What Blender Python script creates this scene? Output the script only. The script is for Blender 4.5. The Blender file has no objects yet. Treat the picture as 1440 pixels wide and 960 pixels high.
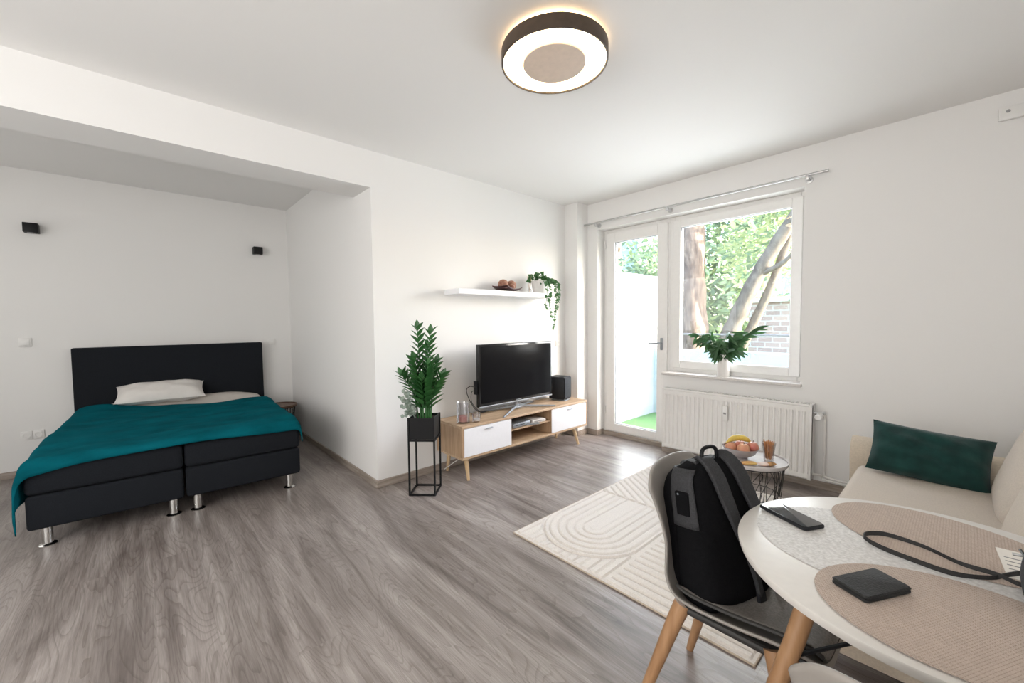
import bpy, bmesh, math, random
from mathutils import Vector, Matrix
random.seed(7)
C = bpy.context.scene.collection
SC = bpy.context.scene
PI = math.pi
V = Vector

# ------------------------------------------------------------------ materials
def mat(name, col, rough=.5, metal=0., noise=0., nscale=40., bump=0., bscale=200., spec=.5, sheen=0., emit=None, estr=0., col2=None, stretch=None, alpha_trans=0., coat=0.):
    m = bpy.data.materials.new(name); m.use_nodes = True
    nt = m.node_tree; N = nt.nodes; L = nt.links
    b = N['Principled BSDF']
    b.inputs['Base Color'].default_value = (*col, 1)
    b.inputs['Roughness'].default_value = rough
    b.inputs['Metallic'].default_value = metal
    b.inputs['Specular IOR Level'].default_value = spec
    if sheen: b.inputs['Sheen Weight'].default_value = sheen
    if coat: b.inputs['Coat Weight'].default_value = coat
    if emit:
        b.inputs['Emission Color'].default_value = (*emit, 1); b.inputs['Emission Strength'].default_value = estr
    tc = N.new('ShaderNodeTexCoord'); src = tc.outputs['Object']
    if stretch:
        mp = N.new('ShaderNodeMapping'); mp.inputs['Scale'].default_value = stretch
        L.new(src, mp.inputs['Vector']); src = mp.outputs['Vector']
    if noise:
        n = N.new('ShaderNodeTexNoise'); n.inputs['Scale'].default_value = nscale; n.inputs['Detail'].default_value = 5
        L.new(src, n.inputs['Vector'])
        r = N.new('ShaderNodeValToRGB'); c2 = col2 or tuple(max(0, c * (1 - noise)) for c in col)
        r.color_ramp.elements[0].position = .3; r.color_ramp.elements[1].position = .7
        r.color_ramp.elements[0].color = (*c2, 1)
        r.color_ramp.elements[1].color = (*(col if col2 else tuple(min(1, c * (1 + noise * .4)) for c in col)), 1)
        L.new(n.outputs['Fac'], r.inputs['Fac']); L.new(r.outputs['Color'], b.inputs['Base Color'])
    if bump:
        n2 = N.new('ShaderNodeTexNoise'); n2.inputs['Scale'].default_value = bscale; n2.inputs['Detail'].default_value = 3
        L.new(src, n2.inputs['Vector'])
        bp = N.new('ShaderNodeBump'); bp.inputs['Strength'].default_value = bump; bp.inputs['Distance'].default_value = .004
        L.new(n2.outputs['Fac'], bp.inputs['Height']); L.new(bp.outputs['Normal'], b.inputs['Normal'])
    return m

def floor_mat():
    m = bpy.data.materials.new('vinyl_plank_floor'); m.use_nodes = True
    nt = m.node_tree; N = nt.nodes; L = nt.links; b = N['Principled BSDF']
    tc = N.new('ShaderNodeTexCoord'); P = tc.outputs['Object']
    br = N.new('ShaderNodeTexBrick'); br.offset = .37; br.offset_frequency = 2
    br.inputs['Scale'].default_value = 1; br.inputs['Brick Width'].default_value = 1.3; br.inputs['Row Height'].default_value = .2
    br.inputs['Mortar Size'].default_value = .0012; br.inputs['Mortar Smooth'].default_value = .3
    br.inputs['Color1'].default_value = (0, 0, 0, 1); br.inputs['Color2'].default_value = (1, 1, 1, 1); br.inputs['Mortar'].default_value = (.5, .5, .5, 1)
    L.new(P, br.inputs['Vector'])
    # shift the grain per plank
    sep = N.new('ShaderNodeSeparateColor'); L.new(br.outputs['Color'], sep.inputs['Color'])
    cmb = N.new('ShaderNodeCombineXYZ'); mul = N.new('ShaderNodeMath'); mul.operation = 'MULTIPLY'; mul.inputs[1].default_value = 9.3
    L.new(sep.outputs['Red'], mul.inputs[0]); L.new(mul.outputs[0], cmb.inputs['X']); L.new(mul.outputs[0], cmb.inputs['Z'])
    add = N.new('ShaderNodeVectorMath'); add.operation = 'ADD'; L.new(P, add.inputs[0]); L.new(cmb.outputs[0], add.inputs[1])
    def noise(scale, sx, sy, det, dist, rgh=.6, src=None):
        mp = N.new('ShaderNodeMapping'); mp.inputs['Scale'].default_value = (sx, sy, 1); L.new(src or add.outputs[0], mp.inputs['Vector'])
        n = N.new('ShaderNodeTexNoise'); n.inputs['Scale'].default_value = scale; n.inputs['Detail'].default_value = det
        n.inputs['Distortion'].default_value = dist; n.inputs['Roughness'].default_value = rgh
        L.new(mp.outputs[0], n.inputs['Vector']); return n.outputs['Fac']
    big = noise(1.35, .45, 4.2, 5, 1.2, .6, P)
    fine = noise(9, .55, 13, 6, .5, .7)
    # cathedral rings: bands cut out of a smooth stretched field
    ring = noise(1.0, .45, 3.6, 2, .7)
    m1 = N.new('ShaderNodeMath'); m1.operation = 'MULTIPLY'; m1.inputs[1].default_value = 34; L.new(ring, m1.inputs[0])
    m2 = N.new('ShaderNodeMath'); m2.operation = 'FRACT'; L.new(m1.outputs[0], m2.inputs[0])
    r0 = N.new('ShaderNodeValToRGB'); r0.color_ramp.elements[0].color = (.58, .55, .52, 1); r0.color_ramp.elements[1].color = (1, 1, 1, 1)
    r0.color_ramp.elements[0].position = 0; r0.color_ramp.elements[1].position = .35
    L.new(m2.outputs[0], r0.inputs['Fac'])
    r1 = N.new('ShaderNodeValToRGB'); e = r1.color_ramp.elements
    e[0].position = .28; e[0].color = (.125, .101, .090, 1); e[1].position = .72; e[1].color = (.43, .39, .368, 1)
    k = e.new(.5); k.color = (.285, .25, .232, 1)
    L.new(big, r1.inputs['Fac'])
    r2 = N.new('ShaderNodeValToRGB'); r2.color_ramp.elements[0].position = .3; r2.color_ramp.elements[1].position = .62
    r2.color_ramp.elements[0].color = (.6, .57, .55, 1); r2.color_ramp.elements[1].color = (1.08, 1.08, 1.08, 1)
    L.new(fine, r2.inputs['Fac'])
    def mixc(mode, fac, a, bb):
        x = N.new('ShaderNodeMix'); x.data_type = 'RGBA'; x.blend_type = mode; x.inputs['Factor'].default_value = fac
        L.new(a, x.inputs[6]); L.new(bb, x.inputs[7]); return x.outputs[2]
    c = mixc('MULTIPLY', .75, r1.outputs['Color'], r2.outputs['Color'])
    c = mixc('MULTIPLY', .6, c, r0.outputs['Color'])
    r3 = N.new('ShaderNodeValToRGB'); r3.color_ramp.elements[0].color = (.93, .92, .92, 1); r3.color_ramp.elements[1].color = (1.04, 1.04, 1.04, 1)
    L.new(sep.outputs['Red'], r3.inputs['Fac'])
    c = mixc('MULTIPLY', .8, c, r3.outputs['Color'])
    x = N.new('ShaderNodeMix'); x.data_type = 'RGBA'; x.inputs[7].default_value = (.17, .14, .125, 1)
    mf = N.new('ShaderNodeMath'); mf.operation = 'MULTIPLY'; mf.inputs[1].default_value = .3; L.new(br.outputs['Fac'], mf.inputs[0])
    L.new(mf.outputs[0], x.inputs['Factor']); L.new(c, x.inputs[6])
    L.new(x.outputs[2], b.inputs['Base Color'])
    b.inputs['Roughness'].default_value = .36; b.inputs['Specular IOR Level'].default_value = .6
    bm_ = N.new('ShaderNodeBump'); bm_.inputs['Strength'].default_value = .12; bm_.inputs['Distance'].default_value = .003
    L.new(fine, bm_.inputs['Height']); L.new(bm_.outputs['Normal'], b.inputs['Normal'])
    return m

def wood_mat(name, c1, c2, axis='y', rough=.45, sc=1.):
    st = {'x': (1.2, 14, 14), 'y': (14, 1.2, 14), 'z': (14, 14, 1.2)}[axis]
    m = bpy.data.materials.new(name); m.use_nodes = True
    nt = m.node_tree; N = nt.nodes; L = nt.links; b = N['Principled BSDF']
    tc = N.new('ShaderNodeTexCoord'); mp = N.new('ShaderNodeMapping'); mp.inputs['Scale'].default_value = st
    L.new(tc.outputs['Object'], mp.inputs['Vector'])
    n = N.new('ShaderNodeTexNoise'); n.inputs['Scale'].default_value = 3.2 * sc; n.inputs['Detail'].default_value = 7; n.inputs['Distortion'].default_value = .6
    L.new(mp.outputs[0], n.inputs['Vector'])
    r = N.new('ShaderNodeValToRGB'); r.color_ramp.elements[0].position = .3; r.color_ramp.elements[1].position = .68
    r.color_ramp.elements[0].color = (*c1, 1); r.color_ramp.elements[1].color = (*c2, 1)
    L.new(n.outputs['Fac'], r.inputs['Fac']); L.new(r.outputs['Color'], b.inputs['Base Color'])
    b.inputs['Roughness'].default_value = rough
    return m

def glass_pane_mat(name, fac=.06, tint=(1, 1, 1)):
    m = bpy.data.materials.new(name); m.use_nodes = True
    nt = m.node_tree; N = nt.nodes; L = nt.links
    for n in list(N): N.remove(n)
    o = N.new('ShaderNodeOutputMaterial'); mx = N.new('ShaderNodeMixShader'); t = N.new('ShaderNodeBsdfTransparent'); g = N.new('ShaderNodeBsdfGlossy')
    t.inputs['Color'].default_value = (*tint, 1); g.inputs['Roughness'].default_value = .02
    lw = N.new('ShaderNodeLayerWeight'); lw.inputs['Blend'].default_value = .25
    mu = N.new('ShaderNodeMath'); mu.operation = 'MULTIPLY_ADD'; mu.inputs[1].default_value = .5; mu.inputs[2].default_value = fac
    L.new(lw.outputs['Fresnel'], mu.inputs[0]); L.new(mu.outputs[0], mx.inputs['Fac'])
    L.new(t.outputs[0], mx.inputs[1]); L.new(g.outputs[0], mx.inputs[2]); L.new(mx.outputs[0], o.inputs['Surface'])
    return m

def leaf_mat(name, c1, c2, nscale=6., trans=.0, rough=.4):
    m = mat(name, c1, rough, noise=.3, nscale=nscale, col2=c2)
    if trans:
        N = m.node_tree.nodes; L = m.node_tree.links; b = N['Principled BSDF']
        t = N.new('ShaderNodeBsdfTranslucent'); t.inputs['Color'].default_value = (*c1, 1)
        src = b.inputs['Base Color'].links[0].from_socket; L.new(src, t.inputs['Color'])
        mx = N.new('ShaderNodeMixShader'); mx.inputs['Fac'].default_value = trans
        L.new(b.outputs[0], mx.inputs[1]); L.new(t.outputs[0], mx.inputs[2])
        L.new(mx.outputs[0], N['Material Output'].inputs['Surface'])
    return m

def brick_mat():
    m = mat('garden_brick', (.5, .36, .3), .9)
    N = m.node_tree.nodes; L = m.node_tree.links
    br = N.new('ShaderNodeTexBrick'); br.inputs['Scale'].default_value = 1; br.inputs['Brick Width'].default_value = .3; br.inputs['Row Height'].default_value = .12
    br.inputs['Mortar Size'].default_value = .014
    br.inputs['Color1'].default_value = (.58, .42, .36, 1); br.inputs['Color2'].default_value = (.42, .3, .27, 1); br.inputs['Mortar'].default_value = (.62, .58, .55, 1)
    tc = N.new('ShaderNodeTexCoord'); mp = N.new('ShaderNodeMapping'); mp.inputs['Rotation'].default_value = (PI / 2, 0, 0)
    L.new(tc.outputs['Object'], mp.inputs['Vector']); L.new(mp.outputs[0], br.inputs['Vector'])
    L.new(br.outputs['Color'], N['Principled BSDF'].inputs['Base Color'])
    return m

def woven_mat(name, c1, c2, scale=170., bump=.6):
    m = mat(name, c1, .8, spec=.2)
    N = m.node_tree.nodes; L = m.node_tree.links; b = N['Principled BSDF']
    tc = N.new('ShaderNodeTexCoord'); mp = N.new('ShaderNodeMapping'); mp.inputs['Rotation'].default_value = (0, 0, .7)
    L.new(tc.outputs['Object'], mp.inputs['Vector'])
    a = N.new('ShaderNodeTexBrick'); a.offset = .5; a.inputs['Scale'].default_value = scale
    a.inputs['Brick Width'].default_value = 1.5; a.inputs['Row Height'].default_value = .55; a.inputs['Mortar Size'].default_value = .12; a.inputs['Mortar Smooth'].default_value = 1
    a.inputs['Color1'].default_value = (*c1, 1); a.inputs['Color2'].default_value = (*[.85 * c for c in c1], 1); a.inputs['Mortar'].default_value = (*c2, 1)
    L.new(mp.outputs[0], a.inputs['Vector']); L.new(a.outputs['Color'], b.inputs['Base Color'])
    bp = N.new('ShaderNodeBump'); bp.inputs['Strength'].default_value = bump; bp.inputs['Distance'].default_value = .001; bp.invert = True
    L.new(a.outputs['Fac'], bp.inputs['Height']); L.new(bp.outputs['Normal'], b.inputs['Normal'])
    return m

M = {}
M['wall'] = mat('white_wall_paint', (.80, .79, .775), .85, bump=.05, bscale=60, spec=.2)
M['ceil'] = mat('white_ceiling_paint', (.80, .79, .775), .9, bump=.04, bscale=50, spec=.2)
M['floor'] = floor_mat()
M['base'] = wood_mat('baseboard_laminate', (.24, .195, .16), (.40, .345, .30), 'x', .5)
M['basey'] = wood_mat('baseboard_laminate_y', (.24, .195, .16), (.40, .345, .30), 'y', .5)
M['pvc'] = mat('white_pvc', (.82, .81, .79), .3, noise=.02)
M['gasket'] = mat('grey_rubber_gasket', (.16, .17, .18), .6, noise=.1)
M['pane'] = glass_pane_mat('window_glass')
M['sill'] = mat('sill_stone', (.66, .63, .60), .35, noise=.12, nscale=60)
M['steel'] = mat('brushed_steel', (.55, .55, .55), .3, 1., bump=.1, bscale=300)
M['chrome'] = mat('chrome', (.75, .74, .72), .14, 1., noise=.03)
M['radiator'] = mat('radiator_enamel', (.80, .785, .76), .35, noise=.02)
M['plastic_w'] = mat('white_plastic', (.78, .77, .75), .4, noise=.02)
M['plastic_g'] = mat('grey_plastic', (.3, .3, .3), .5, noise=.05)
M['black'] = mat('matte_black_metal', (.006, .006, .007), .5, spec=.25, noise=.15, nscale=80)
M['blackfab'] = mat('charcoal_bed_fabric', (.013, .015, .019), .9, noise=.3, nscale=220, bump=.5, bscale=500, spec=.15)
M['sheet'] = mat('beige_sheet', (.60, .56, .52), .9, noise=.06, nscale=12, bump=.2, bscale=30, spec=.1)
M['pillow'] = mat('white_pillow_cotton', (.74, .71, .68), .9, noise=.05, nscale=14, bump=.25, bscale=25, spec=.1)
M['teal'] = mat('teal_fleece', (.003, .10, .128), .98, noise=.3, nscale=9, bump=.4, bscale=90, spec=.02, stretch=(1, .5, 1))
M['oak'] = wood_mat('oak_veneer', (.38, .25, .15), (.56, .41, .27), 'y', .45)
M['oakz'] = wood_mat('oak_veneer_side', (.32, .20, .11), (.48, .33, .21), 'z', .45)
M['beech'] = wood_mat('beech_leg', (.30, .155, .07), (.43, .245, .125), 'z', .4, .8)
M['beech_l'] = wood_mat('light_beech_leg', (.52, .36, .20), (.68, .50, .31), 'z', .4, .8)
M['lacquer'] = mat('white_lacquer', (.80, .80, .82), .3, noise=.02)
M['screen'] = mat('tv_screen', (.003, .003, .004), .16, spec=.16, noise=.1)
M['bezel'] = mat('gloss_black_bezel', (.008, .008, .009), .12, noise=.1)
M['silver'] = mat('silver_plastic', (.30, .32, .34), .4, .5, noise=.05)
M['dplastic'] = mat('dark_plastic', (.011, .012, .015), .5, spec=.3, noise=.15, nscale=90)
M['mesh_grille'] = mat('speaker_grille', (.012, .015, .021), .8, noise=.4, nscale=300, bump=.6, bscale=600)
M['zz'] = leaf_mat('zz_leaf', (.06, .19, .055), (.025, .10, .028), 14, .12, .28)
M['stem'] = mat('green_stem', (.14, .26, .07), .5, noise=.2)
M['euc'] = leaf_mat('silver_leaf', (.36, .42, .36), (.24, .31, .26), 12, .1, .55)
M['ivy'] = leaf_mat('ivy_leaf', (.07, .19, .05), (.025, .10, .03), 18, .12, .4)
M['vaseleaf'] = leaf_mat('dark_sprig_leaf', (.05, .13, .04), (.02, .07, .025), 14, .15, .4)
M['soil'] = mat('potting_soil', (.04, .028, .02), .95, noise=.5, nscale=60, bump=.8, bscale=90)
M['ceramic'] = mat('white_ceramic', (.78, .76, .73), .35, noise=.03)
M['ballred'] = mat('carved_ball', (.24, .075, .05), .65, noise=.6, nscale=55, col2=(.42, .26, .17), bump=.9, bscale=70)
M['dishm'] = mat('dark_red_dish', (.06, .013, .012), .35, noise=.3)
M['rug'] = mat('cream_rug', (.76, .71, .66), .95, noise=.10, nscale=130, bump=.55, bscale=260, spec=.1, sheen=.2)
M['rugedge'] = mat('rug_binding', (.52, .43, .34), .9, noise=.15, nscale=100)
M['darkwood'] = wood_mat('brown_tray_wood', (.13, .075, .05), (.22, .14, .10), 'x', .5)
M['marbletop'] = mat('pale_tray_top', (.62, .59, .58), .25, noise=.12, nscale=9, col2=(.47, .44, .43))
M['wire'] = mat('dark_wire', (.03, .028, .027), .45, .4, noise=.15)
M['banana'] = mat('banana_skin', (.72, .52, .10), .5, noise=.25, nscale=30)
M['peach'] = mat('peach_skin', (.62, .25, .16), .5, noise=.4, nscale=16, col2=(.68, .40, .22))
M['apple'] = mat('apple_skin', (.52, .13, .11), .3, noise=.4, nscale=14, col2=(.66, .36, .24))
M['bowlglass'] = mat('brown_glass_bowl', (.40, .36, .36), .08, noise=.05)
M['bowlw'] = glass_pane_mat('clear_tumbler_glass', .08, (.95, .93, .92))
M['stick'] = mat('pretzel_stick', (.42, .17, .055), .6, noise=.4, nscale=60, col2=(.55, .28, .11))
M['snack1'] = mat('snack_wrapper_yellow', (.78, .58, .20), .35, noise=.3, nscale=30, col2=(.62, .30, .12))
M['snack2'] = mat('snack_wrapper_pink', (.80, .56, .46), .35, noise=.3, nscale=40, col2=(.86, .80, .76))
M['snack3'] = mat('biscuit', (.58, .33, .14), .8, noise=.4, nscale=60)
M['tabletop'] = mat('white_table_laminate', (.66, .63, .59), .35, noise=.03)
M['tedge'] = mat('table_edge', (.60, .55, .48), .5, noise=.06)
M['matbrown'] = woven_mat('brown_woven_vinyl', (.60, .495, .42), (.28, .205, .165), 150, .8)
M['matsilver'] = mat('silver_speckled_mat', (.70, .68, .66), .55, noise=.3, nscale=130, col2=(.50, .48, .46), bump=.6, bscale=160)
M['phonescr'] = mat('phone_glass', (.012, .014, .018), .05, noise=.1, coat=.5)
M['leather'] = mat('black_leather', (.013, .013, .013), .72, noise=.2, nscale=90, bump=.4, bscale=220)
M['strap'] = mat('black_webbing', (.014, .013, .013), .65, noise=.3, nscale=150, bump=.4, bscale=400)
M['paper'] = mat('paper_card', (.76, .72, .66), .8, noise=.03)
M['ink'] = mat('paper_print', (.25, .24, .24), .8, noise=.1)
M['shell'] = mat('grey_chair_shell', (.29, .265, .24), .45, noise=.05, nscale=20)
M['pad'] = mat('grey_seat_pad', (.25, .23, .21), .75, noise=.3, nscale=160, bump=.5, bscale=300)
M['piping'] = mat('dark_piping', (.03, .028, .026), .6, noise=.1)
M['bagblack'] = mat('black_backpack_mesh', (.0045, .0045, .0055), .9, noise=.3, nscale=160, bump=.5, bscale=400, spec=.12)
M['baggrey'] = mat('charcoal_backpack_nylon', (.038, .038, .041), .7, noise=.35, nscale=220, bump=.5, bscale=420, spec=.3)
M['sofa'] = mat('cream_sofa_fabric', (.60, .535, .465), .95, noise=.10, nscale=170, bump=.4, bscale=380, spec=.1)
M['sofaarm'] = mat('cream_sofa_arm_fabric', (.60, .52, .42), .95, noise=.12, nscale=120, bump=.4, bscale=300, spec=.1)
M['green'] = mat('dark_green_velvet', (.008, .042, .038), .85, noise=.4, nscale=14, sheen=.3, bump=.25, bscale=60, spec=.15)
M['lampbrown'] = mat('bronze_lamp_body', (.075, .052, .036), .5, .2, noise=.15)
M['lampdisc'] = mat('bronze_lamp_centre', (.66, .53, .43), .5, noise=.06)
M['glow'] = mat('lamp_diffuser', (.9, .85, .75), .5, emit=(1, .80, .50), estr=4.5, noise=.01)
M['backglow'] = mat('lamp_back_glow', (.9, .8, .65), .5, emit=(1, .68, .36), estr=9, noise=.01)
M['glassclear'] = glass_pane_mat('clear_glass', .10, (.93, .93, .94))
M['candle'] = mat('pink_candle_wax', (.55, .22, .20), .5, noise=.15)
M['bark'] = mat('tree_bark', (.30, .215, .15), .95, noise=.6, nscale=5, col2=(.11, .075, .055), bump=1., bscale=12, stretch=(4, 4, 1))
M['bark2'] = mat('pale_tree_bark', (.22, .185, .135), .95, noise=.5, nscale=6, col2=(.09, .07, .05), bump=1., bscale=14, stretch=(3, 3, 1))
M['leafA'] = leaf_mat('bright_leaf', (.46, .55, .30), (.26, .37, .20), .9, .45, .5)
M['leafB'] = leaf_mat('yellow_green_leaf', (.66, .67, .36), (.40, .48, .25), .8, .5, .5)
M['leafC'] = leaf_mat('deep_green_leaf', (.28, .38, .25), (.14, .23, .15), .9, .35, .5)
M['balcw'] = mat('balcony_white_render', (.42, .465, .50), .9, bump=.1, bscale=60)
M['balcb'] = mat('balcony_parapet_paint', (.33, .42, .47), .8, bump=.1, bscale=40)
M['turf'] = mat('artificial_turf', (.13, .28, .10), .9, noise=.5, nscale=120, bump=1., bscale=180)
M['brick'] = brick_mat()
M['houseblue'] = mat('pale_blue_render', (.42, .55, .66), .9, noise=.08)
M['housewin'] = mat('house_window_glass', (.10, .16, .22), .1, noise=.1)
M['lawn'] = mat('garden_grass', (.10, .20, .05), .95, noise=.4, nscale=3)
M['cablew'] = mat('white_cable', (.7, .68, .66), .5, noise=.03)

# ------------------------------------------------------------------ mesh helpers
def link(name, bm, m, parent=None, smooth=True, loc=None, rot=None, bevel=0, subsurf=0, solid=0):
    me = bpy.data.meshes.new(name)
    bmesh.ops.recalc_face_normals(bm, faces=bm.faces)
    bm.to_mesh(me); bm.free()
    o = bpy.data.objects.new(name, me); C.objects.link(o)
    ms = m if isinstance(m, (list, tuple)) else [m]
    for x in ms: me.materials.append(x)
    if smooth:
        for p in me.polygons: p.use_smooth = True
        try: me.set_sharp_from_angle(angle=math.radians(38))
        except Exception: pass
    if parent: o.parent = parent
    if loc is not None: o.location = loc
    if rot is not None: o.rotation_euler = rot
    if solid:
        s = o.modifiers.new('solid', 'SOLIDIFY'); s.thickness = solid; s.offset = 0
    if bevel:
        b = o.modifiers.new('bev', 'BEVEL'); b.width = bevel; b.segments = 2; b.limit_method = 'ANGLE'; b.angle_limit = .7
    if subsurf:
        s = o.modifiers.new('ss', 'SUBSURF'); s.levels = subsurf; s.render_levels = subsurf
    return o

def tag(o, label, cat=None, group=None, kind=None):
    o['label'] = label
    if cat: o['category'] = cat
    if group: o['group'] = group
    if kind: o['kind'] = kind
    return o

def thing(name, label, cat, loc=(0, 0, 0), rotz=0, group=None):
    o = bpy.data.objects.new(name, None); C.objects.link(o)
    o.empty_display_size = .05; o.location = loc; o.rotation_euler = (0, 0, rotz)
    return tag(o, label, cat, group)

def dup(root, loc, rotz=None, label=None):
    r = root.copy(); C.objects.link(r); r.location = loc
    if rotz is not None: r.rotation_euler = (r.rotation_euler[0], r.rotation_euler[1], rotz)
    if label: r['label'] = label
    for ch in list(root.children):
        c = ch.copy(); C.objects.link(c); c.parent = r
        for g in ch.children:
            d = g.copy(); C.objects.link(d); d.parent = c
    return r

def BM(): return bmesh.new()

def box(bm, x0, x1, y0, y1, z0, z1, mtx=None):
    vs = [bm.verts.new((x, y, z)) for x in (x0, x1) for y in (y0, y1) for z in (z0, z1)]
    for f in ((0, 1, 3, 2), (4, 6, 7, 5), (0, 4, 5, 1), (2, 3, 7, 6), (0, 2, 6, 4), (1, 5, 7, 3)):
        bm.faces.new([vs[i] for i in f])
    if mtx:
        for v in vs: v.co = mtx @ v.co
    return bm

def rbox(bm, x0, x1, y0, y1, z0, z1, r=.02, seg=4):
    t = bmesh.new(); box(t, x0, x1, y0, y1, z0, z1)
    bmesh.ops.bevel(t, geom=list(t.edges), offset=r, segments=seg, profile=.5, affect='EDGES')
    me = bpy.data.meshes.new('tmp'); t.to_mesh(me); t.free(); bm.from_mesh(me); bpy.data.meshes.remove(me)
    return bm

def frame_of(d):
    d = d.normalized(); a = V((0, 0, 1)) if abs(d.z) < .95 else V((1, 0, 0))
    u = d.cross(a).normalized(); return u, d.cross(u).normalized()

def tube(bm, pts, rad, n=10, cap=True, flat=None):
    pts = [V(p) for p in pts]; k = len(pts)
    rads = rad if isinstance(rad, (list, tuple)) else [rad] * k
    rings = []; pu = None
    for i, p in enumerate(pts):
        d = (pts[min(i + 1, k - 1)] - pts[max(i - 1, 0)])
        u, w = frame_of(d)
        if pu is not None:
            dd = d.normalized(); u = (pu - dd * pu.dot(dd)).normalized(); w = dd.cross(u)
        pu = u
        rings.append([bm.verts.new(p + (u * math.cos(2 * PI * j / n) + w * math.sin(2 * PI * j / n)) * rads[i]) for j in range(n)])
    for i in range(k - 1):
        for j in range(n):
            bm.faces.new((rings[i][j], rings[i][(j + 1) % n], rings[i + 1][(j + 1) % n], rings[i + 1][j]))
    if cap:
        bm.faces.new(rings[0][::-1]); bm.faces.new(rings[-1])
    return bm

def lathe(bm, prof, n=32, c=(0, 0, 0)):
    rings = []
    for r, z in prof:
        if r < 1e-6: rings.append([bm.verts.new((c[0], c[1], c[2] + z))])
        else: rings.append([bm.verts.new((c[0] + r * math.cos(2 * PI * j / n), c[1] + r * math.sin(2 * PI * j / n), c[2] + z)) for j in range(n)])
    for a, b in zip(rings, rings[1:]):
        for j in range(n):
            A = a if len(a) > 1 else None; B = b if len(b) > 1 else None
            if A and B: bm.faces.new((a[j], a[(j + 1) % n], b[(j + 1) % n], b[j]))
            elif A: bm.faces.new((a[j], a[(j + 1) % n], b[0]))
            elif B: bm.faces.new((a[0], b[(j + 1) % n], b[j]))
    return bm

def grid(bm, nu, nv, f, closed_u=False):
    vs = [[bm.verts.new(f(i / (nu - (0 if closed_u else 1)), j / (nv - 1))) for j in range(nv)] for i in range(nu)]
    for i in range(nu if closed_u else nu - 1):
        for j in range(nv - 1):
            i2 = (i + 1) % nu
            bm.faces.new((vs[i][j], vs[i2][j], vs[i2][j + 1], vs[i][j + 1]))
    return vs

def ellipsoid(bm, c, r, n=20, m=12):
    t = bmesh.new(); bmesh.ops.create_uvsphere(t, u_segments=n, v_segments=m, radius=1)
    for v in t.verts: v.co = V((v.co.x * r[0] + c[0], v.co.y * r[1] + c[1], v.co.z * r[2] + c[2]))
    me = bpy.data.meshes.new('tmp'); t.to_mesh(me); t.free(); bm.from_mesh(me); bpy.data.meshes.remove(me)
    return bm

def leaf(bm, base, d, nrm, L, W, fold=.25, droop=.15, seg=5, tip=.6):
    base = V(base); d = V(d).normalized(); nrm = V(nrm); s = d.cross(nrm)
    if s.length < 1e-4: s = d.cross(V((1, .2, .1)))
    s.normalize(); nn = s.cross(d).normalized()
    rows = []
    for i in range(seg + 1):
        t = i / seg; w = W * .5 * (math.sin(PI * t ** tip) ** .8 if 0 < t < 1 else 0.02)
        c = base + d * (L * t) - nn * (droop * L * t * t)
        rows.append((bm.verts.new(c + s * w + nn * fold * w), bm.verts.new(c), bm.verts.new(c - s * w + nn * fold * w)))
    for a, b in zip(rows, rows[1:]):
        bm.faces.new((a[0], a[1], b[1], b[0])); bm.faces.new((a[1], a[2], b[2], b[1]))

def pillow_bm(a, b, h, n=18, pinch=.06, wr=0.):
    bm = bmesh.new(); rnd = random.Random(int(a * 1000 + b * 100))
    ph = [rnd.uniform(0, 6) for _ in range(4)]
    def P(u, v, s):
        th = max(0., (1 - abs(u) ** 2.6) * (1 - abs(v) ** 2.6)) ** .55
        x = a * u * (1 - pinch * (1 - v * v)); y = b * v * (1 - pinch * (1 - u * u))
        z = s * h * th + wr * th * (math.sin(7 * u + ph[0]) * math.cos(5 * v + ph[1]) + .6 * math.sin(11 * v + 4 * u + ph[2]))
        return (x, y, z)
    top = [[bm.verts.new(P(-1 + 2 * i / n, -1 + 2 * j / n, 1)) for j in range(n + 1)] for i in range(n + 1)]
    bot = [[top[i][j] if i in (0, n) or j in (0, n) else bm.verts.new(P(-1 + 2 * i / n, -1 + 2 * j / n, -1)) for j in range(n + 1)] for i in range(n + 1)]
    for i in range(n):
        for j in range(n):
            bm.faces.new((top[i][j], top[i + 1][j], top[i + 1][j + 1], top[i][j + 1]))
            bm.faces.new((bot[i][j], bot[i][j + 1], bot[i + 1][j + 1], bot[i + 1][j]))
    return bm

def bez(p0, p1, p2, p3, n=12):
    p0, p1, p2, p3 = map(V, (p0, p1, p2, p3)); out = []
    for i in range(n + 1):
        t = i / n; out.append(p0 * (1 - t) ** 3 + p1 * 3 * t * (1 - t) ** 2 + p2 * 3 * t * t * (1 - t) + p3 * t ** 3)
    return out

def catmull(pts, n=8):
    P = [V(p) for p in pts]; P = [P[0] * 2 - P[1]] + P + [P[-1] * 2 - P[-2]]; out = []
    for i in range(1, len(P) - 2):
        a, b, c, d = P[i - 1:i + 3]
        for k in range(n):
            t = k / n
            out.append(.5 * ((2 * b) + (c - a) * t + (2 * a - 5 * b + 4 * c - d) * t * t + (3 * b - a - 3 * c + d) * t ** 3))
    out.append(P[-2]); return out

def ribbon(bm, pts, w, th, up=V((0, 0, 1)), sides=None):
    pts = [V(p) for p in pts]; k = len(pts); rings = []
    for i, p in enumerate(pts):
        d = (pts[min(i + 1, k - 1)] - pts[max(i - 1, 0)]).normalized()
        s = (sides[i] if sides else d.cross(up)).normalized(); n = s.cross(d).normalized()
        ww = w[i] if isinstance(w, (list, tuple)) else w
        rings.append([bm.verts.new(p + s * (ww / 2 * a) + n * (th / 2 * b)) for a, b in ((-1, -1), (1, -1), (1, 1), (-1, 1))])
    for a, b in zip(rings, rings[1:]):
        for j in range(4): bm.faces.new((a[j], a[(j + 1) % 4], b[(j + 1) % 4], b[j]))
    bm.faces.new(rings[0][::-1]); bm.faces.new(rings[-1])
    return bm

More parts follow.
